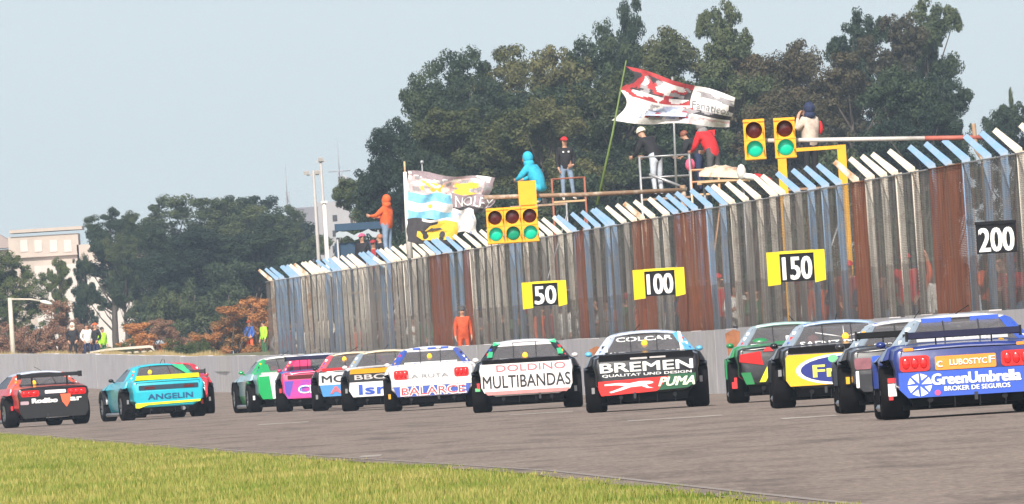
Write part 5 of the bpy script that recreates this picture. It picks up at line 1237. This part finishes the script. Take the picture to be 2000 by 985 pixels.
# --- yellow car with blue oval
def d_yel(t, slab, txt, gtxt, gpanel, fix):
    yv = M('panel_yellow', (.88, .46, .012), .45, .06, 4.0); nv = M('oval_navy', (.015, .025, .20), .45, .1, 4.0)
    slab([(-.77, .80), (-.80, .76), (-.81, .42), (-.75, .325), (.75, .325), (.81, .42), (.80, .76), (.77, .80)], -.018, .03, yv)
    slab(ell(.02, .555, .68, .235), -.022, .008, m_print_w, 'oval_rim'); slab(ell(.04, .555, .63, .20), -.026, .008, nv, 'oval')
    txt('Fren', -.02, .535, .78, .19, M('lemon_print', (.82, .78, .12), .5, .08, 6.0), bold=.05)
    slab(ell(-.10, .715, .075, .06, 14), -.031, .004, M('print_green', (.16, .55, .25), .5, .1, 6.0), 'mascot_blob'); slab(ell(.05, .71, .05, .035, 12), -.031, .004, M('print_green', (.16, .55, .25), .5, .1, 6.0), 'mascot_blob')
    gtxt('SAENZ PENA', .0, .955, 1.12, .075, m_print_w, .05); gtxt('TURBO', -.42, .915, .3, .03, m_print_w)
    mb = MB(); mb.ellipsoid((-.36, 1.0, 1.02), (.09, .05, .075), 12); fix(mb.build('window_roundel', M('print_salmon', (.70, .16, .14), .5, .1, 8.0), t))
    mb = MB()
    for x1, z1 in ((-.42, 1.12), (.42, 1.12), (0, 1.2)): mb.tube([(.1, .80, 1.03), (x1 + .1, Z_glass(0, z1) - .01, z1)], .008, 4)
    fix(mb.build('window_brace', m_print_w, t))
race_car(dict(zs=.97, xl=1511, s=132, head=0.3, label='race car with yellow rear panel and navy oval badge, pale blue roof', mats=[P_('black_gloss', (.008, .008, .011)), P_('pale_blue', (.30, .42, .60)), P_('slate_blue', (.10, .18, .32))], fn=sidefn(0, 0, None, 0), roof=1, pillar=(P_('grey_blue_sheen', (.28, .34, .40)), P_('grey_blue_sheen', (.28, .34, .40))), spoiler=('lip', .87, .0, .76, m_black, .4), decor=d_yel, glassrow=False, lampx=.12, lampz=1.035, cage=m_grey))
# --- green car with red lamp
def d_grn2(t, slab, txt, gtxt, gpanel, fix):
    slab([(-.80, .80), (-.82, .68), (-.42, .61), (-.46, .84)], -.02, .03, m_lampred, 'tail_light'); slab([(.80, .80), (.82, .68), (.42, .61), (.46, .84)], -.02, .03, m_lampred, 'tail_light')
    ly = M('lime_yellow', (.80, .85, .02), .5, .06, 5.0)
    slab([(-.50, .33), (-.40, .33), (-.28, .53), (-.20, .53), (-.20, .42), (-.10, .42), (-.10, .62), (-.34, .62)], -.024, .02, ly, 'chevron'); slab([(-.36, .90), (-.30, .90), (-.24, .83), (-.42, .83)], -.02, .03, m_print_r, 'badge')
    slab([(-.80, .50), (-.64, .50), (-.58, .30), (-.72, .30)], -.02, .02, P_('race_green', (.02, .22, .07)))
    gpanel(-.2, .45, .92, .985, P_('race_green', (.02, .22, .07))); gtxt('1', .02, 1.0, .06, .14, m_print_w, .05); mb = MB(); mb.ellipsoid((-.44, .78, .98), (.16, .10, .08), 12); fix(mb.build('window_net', P_('race_green', (.02, .22, .07)), t))
    mb = MB(); mb.box((-.905, .55, .30), (.09, .012, .11)); fix(mb.build('sponsor_patch', m_print_r, t))
race_car(dict(xl=1425, s=118, head=0.3, label='dark green race car with a large red lamp and yellow chevron', mats=[P_('race_green', (.02, .22, .07)), P_('mint', (.35, .55, .48)), P_('black_gloss', (.008, .008, .011))], fn=sidefn(2, 0, 2, 0), roof=1, pillar=(P_('grey_blue_sheen', (.28, .34, .40)), P_('race_green', (.02, .22, .07))), spoiler=None, decor=d_grn2, lampx=.6))
# --- black car lettered COLCAR / PUMA
def d_blk(t, slab, txt, gtxt, gpanel, fix):
    slab([(-.80, .50), (-.80, .36), (-.76, .265), (.15, .30), (.36, .53), (.30, .53)], -.02, .03, M('panel_red', (.80, .025, .02), .45, .06, 4.0)); slab([(.15, .31), (.66, .33), (.78, .40), (.80, .56), (.36, .56)], -.018, .03, M('panel_green', (.015, .10, .045), .45, .1, 4.0))
    # leaping cat
    slab([(-.70, .455), (-.46, .465), (-.30, .45), (-.12, .475), (.04, .47), (.10, .45), (.08, .43), (-.02, .415), (.02, .375), (.10, .355), (.00, .355), (-.10, .395), (-.28, .385), (-.42, .345), (-.60, .305), (-.63, .325), (-.46, .375), (-.36, .415), (-.52, .43), (-.70, .43)], -.026, .005, m_print_w, 'cat_emblem')
    txt('PUMA', .50, .445, .60, .15, M('pale_green_print', (.72, .82, .62), .5, .05, 5.0), bold=.05, slant=.35)
    gtxt('COLCAR', .0, 1.165, .92, .072, m_print_w, .05); txt('BREMEN', .0, .715, 1.52, .155, m_print_w, bold=.05); txt('QUALITAT UND DESIGN', .0, .585, 1.46, .05, m_print_w, bold=.035)
    gtxt('AUTOELEVADORES', .02, .945, 1.25, .035, m_print_w, .03); slab(rrect(-.26, .02, .835, .865, .008), -.02, .02, M('grey_print', (.5, .47, .46), .5, .1, 5.0), 'sponsor_patch'); slab(rrect(.06, .32, .84, .87, .008), -.02, .02, M('grey_print', (.5, .47, .46), .5, .1, 5.0), 'sponsor_patch')
    for k in range(9):
        a = R(-40 + k * 22); mb = MB()
    mb = MB(); mb.prism([(.58, .56, .93), (.66, .62, .93), (.60, 1.20, 1.24), (.55, 1.20, 1.25)], (0, -.02, .006)); fix(mb.build('pillar_stripe', m_print_w, t)); mb = MB(); mb.prism([(-.66, .58, .97), (-.61, .58, .97), (-.60, .80, 1.06), (-.65, .80, 1.06)], (0, -.02, .006)); fix(mb.build('pillar_stripe', m_print_w, t))
race_car(dict(xl=1147, s=119.5, head=0.2, label='black race car lettered COLCAR with red and green rear panel', mats=[P_('black_gloss', (.008, .008, .011)), P_('sky_blue', (.12, .45, .70)), P_('silver_blue', (.50, .56, .66))], fn=sidefn(0, 0, None, 0), roof=2, pillar=(P_('silver_blue', (.50, .56, .66)), P_('sky_blue', (.12, .45, .70))), spoiler=('lip', .885, -.01, .78, m_black, .4), decor=d_blk, lampz=1.085, mirror=1, cage=m_seat))
# --- white and red MULTIBANDAS car
def d_mul(t, slab, txt, gtxt, gpanel, fix):
    slab([(-.83, .87), (-.83, .46), (-.78, .35), (.78, .35), (.83, .46), (.83, .87)], -.018, .03, M('panel_offwhite', (.80, .76, .76), .5, .05, 4.0)); slab([(-.78, .375), (-.72, .31), (.72, .31), (.78, .375)], -.022, .03, M('panel_rose', (.62, .25, .24), .5, .15, 4.0), 'lower_trim')
    txt('DOLDINO', .09, .79, 1.26, .12, M('print_rose', (.70, .14, .16), .5, .08, 6.0), bold=.0); txt('MULTIBANDAS', .0, .545, 1.60, .23, m_print_k, bold=.01)
    gpanel(-.50, .50, 1.185, 1.24, M('panel_offwhite', (.80, .76, .76), .5, .05, 4.0))
    mg = P_('mint_green', (.05, .50, .22))
    for sx in (-1, 1):
        mb = MB(); mb.prism([(sx * .70, .58, .99), (sx * .60, .62, .99), (sx * .58, .85, 1.09), (sx * .66, .85, 1.10)], (0, -.03, .006)); fix(mb.build('pillar_graphic', mg, t))
        mb = MB(); mb.prism([(sx * .58, 1.12, 1.2), (sx * .46, 1.16, 1.225), (sx * .44, 1.18, 1.27), (sx * .57, 1.18, 1.27)], (0, -.03, .0)); fix(mb.build('roof_graphic', mg, t))
    mb = MB(); mb.box((-.90, .55, .42), (.09, .012, .06)); fix(mb.build('sponsor_patch', M('print_green', (.16, .55, .25), .5, .1, 6.0), t))
race_car(dict(xl=925, s=107, head=0.0, label='white race car lettered MULTIBANDAS in black with a mint green roof edge', mats=[P_('white', (.74, .72, .72)), P_('black_gloss', (.008, .008, .011)), P_('silver_white', (.62, .62, .66))], fn=sidefn(0, 1, None, 1), fender=1, roof=2, pillar=(P_('black_gloss', (.008, .008, .011)), P_('black_gloss', (.008, .008, .011))), spoiler=('lip', .905, .0, .80, m_black, .4), decor=d_mul, lampz=1.0, mirror=0))
# --- white and blue BALARCE car
def d_bal(t, slab, txt, gtxt, gpanel, fix):
    slab([(-.80, .88), (-.82, .60), (.82, .60), (.80, .88)], -.012, .03, P_('white', (.74, .72, .72))); slab([(-.82, .61), (-.82, .50), (.82, .50), (.82, .61)], -.022, .03, M('cream_yellow', (.82, .80, .52), .5, .05, 4.0), 'bumper_strip'); slab([(-.80, .50), (-.72, .29), (.72, .29), (.80, .50)], -.018, .03, M('print_blue2', (.05, .10, .42), .5, .1, 4.0))
    txt('BALARCE', .02, .395, 1.36, .20, M('pale_rose_print', (.85, .70, .70), .5, .05, 5.0), bold=.10); txt('BALARCE', .02, .395, 1.30, .15, m_print_r, y=-.034, bold=.0); txt('LA RUTA', -.08, .70, .85, .075, m_grey, bold=.0)
    gpanel(-.54, .54, .92, .985, m_print_w); gtxt('DEPETRIS', 0, .945, .72, .05, m_print_b, .06); gpanel(-.50, .50, 1.20, 1.24, P_('white', (.74, .72, .72))); mb = MB()
    for x0, x1 in ((-.36, -.2), (-.05, .12), (.22, .38)): mb.prism([(x0, 1.185, 1.24), (x1, 1.185, 1.24), (x1, 1.185, 1.275), (x0, 1.185, 1.275)], (0, .004, 0))
    fix(mb.build('roof_edge_graphic', m_print_b, t))
race_car(dict(xl=752, s=95, head=0.0, label='white and blue race car lettered BALARCE with red tail lights', mats=[P_('white', (.74, .72, .72)), P_('cobalt', (.04, .09, .40)), P_('black_gloss', (.008, .008, .011))], fn=sidefn(0, 0, None, 0), roof=0, pillar=P_('cobalt', (.04, .09, .40)), lamps=(.30, .19, .74, .62), spoiler=('lip', .905, .02, .66, P_('white', (.74, .72, .72)), .4), decor=d_bal, glassrow=False, lampz=1.09, lampx=-.02))
# --- white car with yellow spoiler
def d_isr(t, slab, txt, gtxt, gpanel, fix):
    slab([(-.80, .62), (-.82, .44), (-.74, .30), (.74, .30), (.82, .44), (.80, .62)], -.018, .03, P_('white', (.74, .72, .72))); slab(rrect(-.80, .80, .64, .80, .02), -.012, .02, M('panel_black', (.012, .012, .013), .5, .1, 4.0)); txt('BBC', -.36, .725, .66, .11, M('grey_print', (.5, .47, .46), .5, .1, 5.0), bold=.05); txt('Isr', -.30, .455, .62, .22, m_print_b, bold=.05)
race_car(dict(xl=669, s=89.5, head=0.0, label='white race car lettered Isr in blue under a yellow spoiler', mats=[P_('white', (.74, .72, .72)), P_('black_gloss', (.008, .008, .011)), P_('pale_gold', (.60, .50, .32)), P_('grey_blue_sheen', (.28, .34, .40))], fn=sidefn(1, 0, None, 1), fender=1, roof=2, pillar=P_('grey_blue_sheen', (.28, .34, .40)), spoiler=('lip', .865, -.02, .78, m_yellow, .4), decor=d_isr, lampz=1.04, lampx=.25))
# --- red and white car with blue panel
def d_mc(t, slab, txt, gtxt, gpanel, fix):
    slab([(-.80, .86), (-.82, .58), (.82, .58), (.80, .86)], -.012, .03, P_('white', (.74, .72, .72))); slab([(-.80, .58), (-.74, .32), (.74, .32), (.80, .58)], -.016, .03, M('panel_azure', (.06, .25, .55), .5, .1, 4.0)); txt('MCA', -.38, .715, .74, .16, m_print_k, bold=.03); txt('AS', -.36, .46, .42, .17, M('print_rose', (.70, .14, .16), .5, .08, 6.0), bold=.05); slab(rrect(-.22, .2, .36, .56, .02), -.024, .01, M('print_ice', (.65, .75, .82), .5, .05, 4.0), 'sponsor_patch')
race_car(dict(xl=611, s=86.5, head=0.0, label='red and white race car with a light blue lower panel, left of the yellow spoiler', mats=[P_('black_gloss', (.008, .008, .011)), P_('signal_red', (.62, .04, .05)), P_('pale_gold', (.60, .50, .32))], fn=sidefn(0, 1, None, 0), roof=2, pillar=(P_('coral', (.66, .10, .13)), P_('coral', (.66, .10, .13))), spoiler=('lip', .91, .02, .74, P_('signal_red', (.62, .04, .05)), .4), decor=d_mc, lampz=1.14, lampx=-.22))
# --- magenta car
def d_pink(t, slab, txt, gtxt, gpanel, fix):
    mg = M('panel_magenta', (.62, .04, .22), .5, .1, 2.5, col2=(.30, .05, .40), mix=(.4, .6)); slab([(-.80, .72), (-.80, .46), (-.72, .30), (.72, .30), (.80, .46), (.80, .72)], -.016, .03, mg); slab([(-.78, .70), (-.56, .70), (-.68, .34), (-.76, .44)], -.02, .03, M('print_violet', (.10, .07, .42), .5, .1, 4.0), 'stripe'); txt('CR', -.22, .50, .50, .19, m_print_w, bold=.08); txt('CR', -.22, .50, .44, .13, m_print_b, y=-.034, bold=-.0); slab(rrect(-.7, .0, .745, .835, .02), -.012, .03, m_lampdark, 'tail_light')
    gpanel(-.56, -.16, .93, 1.22, M('print_hotpink', (.72, .05, .16), .5, .08, 4.0))
race_car(dict(xl=541, s=84.5, head=0.0, label='magenta and blue race car with a dark wing, right beside the green car', mats=[P_('magenta', (.55, .03, .13)), P_('black_gloss', (.008, .008, .011)), P_('silver_blue', (.50, .56, .66)), P_('cobalt', (.04, .09, .40))], fn=sidefn(0, 3, None, 1), fender=1, roof=2, pillar=(P_('magenta', (.55, .03, .13)), P_('grey_blue_sheen', (.28, .34, .40))), spoiler=('wing', 1.225, .25, .72, M('navy_wing', (.008, .009, .035), .6, .2, 4.0, spec=.12), .4), decor=d_pink, glassrow=False, lampz=1.07, lampx=.32))
# --- green and white car
def d_grn(t, slab, txt, gtxt, gpanel, fix):
    slab([(-.80, .86), (-.82, .46), (-.74, .30), (.74, .30), (.82, .46), (.80, .86)], -.014, .03, P_('white', (.74, .72, .72))); slab([(-.80, .84), (-.82, .46), (-.74, .30), (-.50, .30), (-.56, .84)], -.02, .03, P_('emerald', (.01, .36, .10))); gpanel(-.68, -.46, .92, 1.12, P_('emerald', (.01, .36, .10)))
    mb = MB(); mb.ellipsoid((-.33, .9, 1.0), (.08, .05, .07), 10); fix(mb.build('window_roundel', m_print_r, t))
race_car(dict(xl=484, s=82.5, head=7.5, label='green and white race car left of the magenta car', mats=[P_('emerald', (.01, .36, .10)), P_('white', (.74, .72, .72)), P_('pale_teal', (.30, .48, .52)), m_dark], fn=sidefn(0, 0, 0, 2), fender=0, dark_front=True, roof=1, pillar=P_('emerald', (.01, .36, .10)), spoiler=('lip', .885, .0, .76, P_('white', (.74, .72, .72)), .4), decor=d_grn, lampz=1.08, lampx=.35))
# --- teal car
def d_teal(t, slab, txt, gtxt, gpanel, fix):
    tq = P_('turquoise', (.02, .44, .55)); ly = M('lime_yellow', (.80, .85, .02), .5, .06, 5.0)
    slab([(-.78, .64), (-.82, .48), (-.76, .36), (.76, .40), (.80, .50), (.78, .68)], -.018, .03, tq); slab([(-.80, .385), (-.80, .28), (-.72, .27), (-.50, .335), (.74, .36), (.76, .41), (-.55, .39)], -.024, .03, ly, 'lower_trim'); txt('ANGELIN', .04, .525, 1.08, .13, M('print_navy', (.01, .08, .20), .5, .1, 5.0), bold=.05); slab(rrect(-.70, .72, .69, .80, .02), -.012, .03, M('smoke_panel', (.02, .05, .08), .4, .2, 4.0), 'light_strip')
    for xx in (-.44, .50): slab(rrect(xx - .12, xx + .12, .71, .765, .015), -.018, .02, m_lampdark, 'tail_light')
    for xx in (-.50, .34): mb = MB(); mb.ellipsoid((xx, 1.42, 1.085), (.10, .08, .085), 12); fix(mb.build('headrest', m_print_r, t))
    mb = MB(); mb.prism([(.30, 1.185, 1.25), (.58, 1.185, 1.24), (.70, .62, .98), (.62, .60, .98)], (0, -.02, .01)); fix(mb.build('pillar_graphic', P_('mint_green', (.05, .50, .22)), t))
    mb = MB(); mb.tube([(.34, -.03, .22), (.34, .12, .22)], .045, 10); fix(mb.build('exhaust', m_grey, t))
race_car(dict(xl=236, s=83, head=10.5, label='turquoise race car with a lime yellow spoiler blade and lower trim', mats=[P_('turquoise', (.02, .44, .55)), P_('pale_teal', (.30, .48, .52)), P_('black_gloss', (.008, .008, .011))], fn=sidefn(0, 0, None, 0), fender=2, roof=0, pillar=P_('turquoise', (.02, .44, .55)), spoiler=('lip', .985, .0, .76, M('lime_yellow', (.80, .85, .02), .5, .06, 5.0), .5), decor=d_teal, lampz=1.10, lampx=-.26, mirror=2))
# --- red car ahead of the teal one
def d_red2(t, slab, txt, gtxt, gpanel, fix):
    slab(panel_pts(.86, .36), -.016, .03, P_('crimson', (.55, .03, .05)))
    slab(rrect(.42, .76, .50, .80, .05), -.022, .01, m_print_w, 'number_frame'); slab(rrect(.46, .72, .54, .76, .04), -.026, .01, P_('crimson', (.55, .03, .05)), 'number_field'); txt('5', .58, .65, .15, .17, m_print_w, y=-.036, bold=.06)
race_car(dict(xl=260, s=80, head=3, label='crimson race car mostly hidden behind the turquoise car', mats=[P_('crimson', (.55, .03, .05)), P_('black_gloss', (.008, .008, .011))], fn=sidefn(0, 0, None, 0), fender=1, roof=0, spoiler=('wing', 1.05, .1, .78, m_black, .4), decor=d_red2))
# --- red and black car at the left edge
def d_red(t, slab, txt, gtxt, gpanel, fix):
    slab(panel_pts(.70, .20, .82, .74), -.016, .03, M('panel_black', (.012, .012, .013), .5, .1, 4.0)); txt('Rodibo', -.22, .60, .62, .115, m_print_w, bold=.10); txt('ar', .53, .60, .28, .09, m_print_w, bold=.10); slab(rrect(-.20, .30, .755, .835, .02), -.022, .03, M('panel_offwhite', (.80, .76, .76), .5, .05, 4.0), 'centre_panel')
    slab([(.16, .73), (.40, .73), (.42, .60), (.30, .42), (.20, .55)], -.028, .02, M('print_coral', (.80, .14, .06), .5, .1, 6.0), 'shield_emblem'); slab(rrect(-.80, -.60, .52, .60, .02), -.022, .02, M('print_mauve', (.45, .32, .36), .5, .1, 6.0), 'sponsor_patch'); slab([(-.20, .185), (.34, .195), (.34, .27), (.06, .29), (-.16, .25)], .0, .03, M('panel_offwhite', (.80, .76, .76), .5, .05, 4.0), 'number_plate')
race_car(dict(xl=7, s=83.5, head=14, label='red and black race car with a thin black wing, leftmost of all cars', mats=[P_('signal_red', (.62, .04, .05)), P_('flame', (.72, .10, .04)), P_('silver_blue', (.50, .56, .66)), P_('black_gloss', (.008, .008, .011))], fn=sidefn(3, 1, None, 0), fender=3, roof=2, pillar=P_('flame', (.72, .10, .04)), lamps=(.44, .15, .775, .56), spoiler=('wing', 1.19, .18, .72, m_black, .42), decor=d_red, lampz=1.02, lampx=-.28, cage=m_seat))
# ------------------------------------------------------------------ haze
hb = MB(); hb.box((0, 1240, 14.0), (2000, 2720, 34.0))
m_haze = bpy.data.materials.new('haze'); m_haze.use_nodes = True
hn = m_haze.node_tree.nodes; hn.remove(hn['Principled BSDF'])
pv = hn.new('ShaderNodeVolumePrincipled'); pv.inputs['Color'].default_value = (.66, .82, 1.0, 1); pv.inputs['Density'].default_value = 0.00012; pv.inputs['Anisotropy'].default_value = 0.0
m_haze.node_tree.links.new(pv.outputs[0], hn['Material Output'].inputs['Volume'])
tag(hb.build('haze', m_haze), kind='stuff')
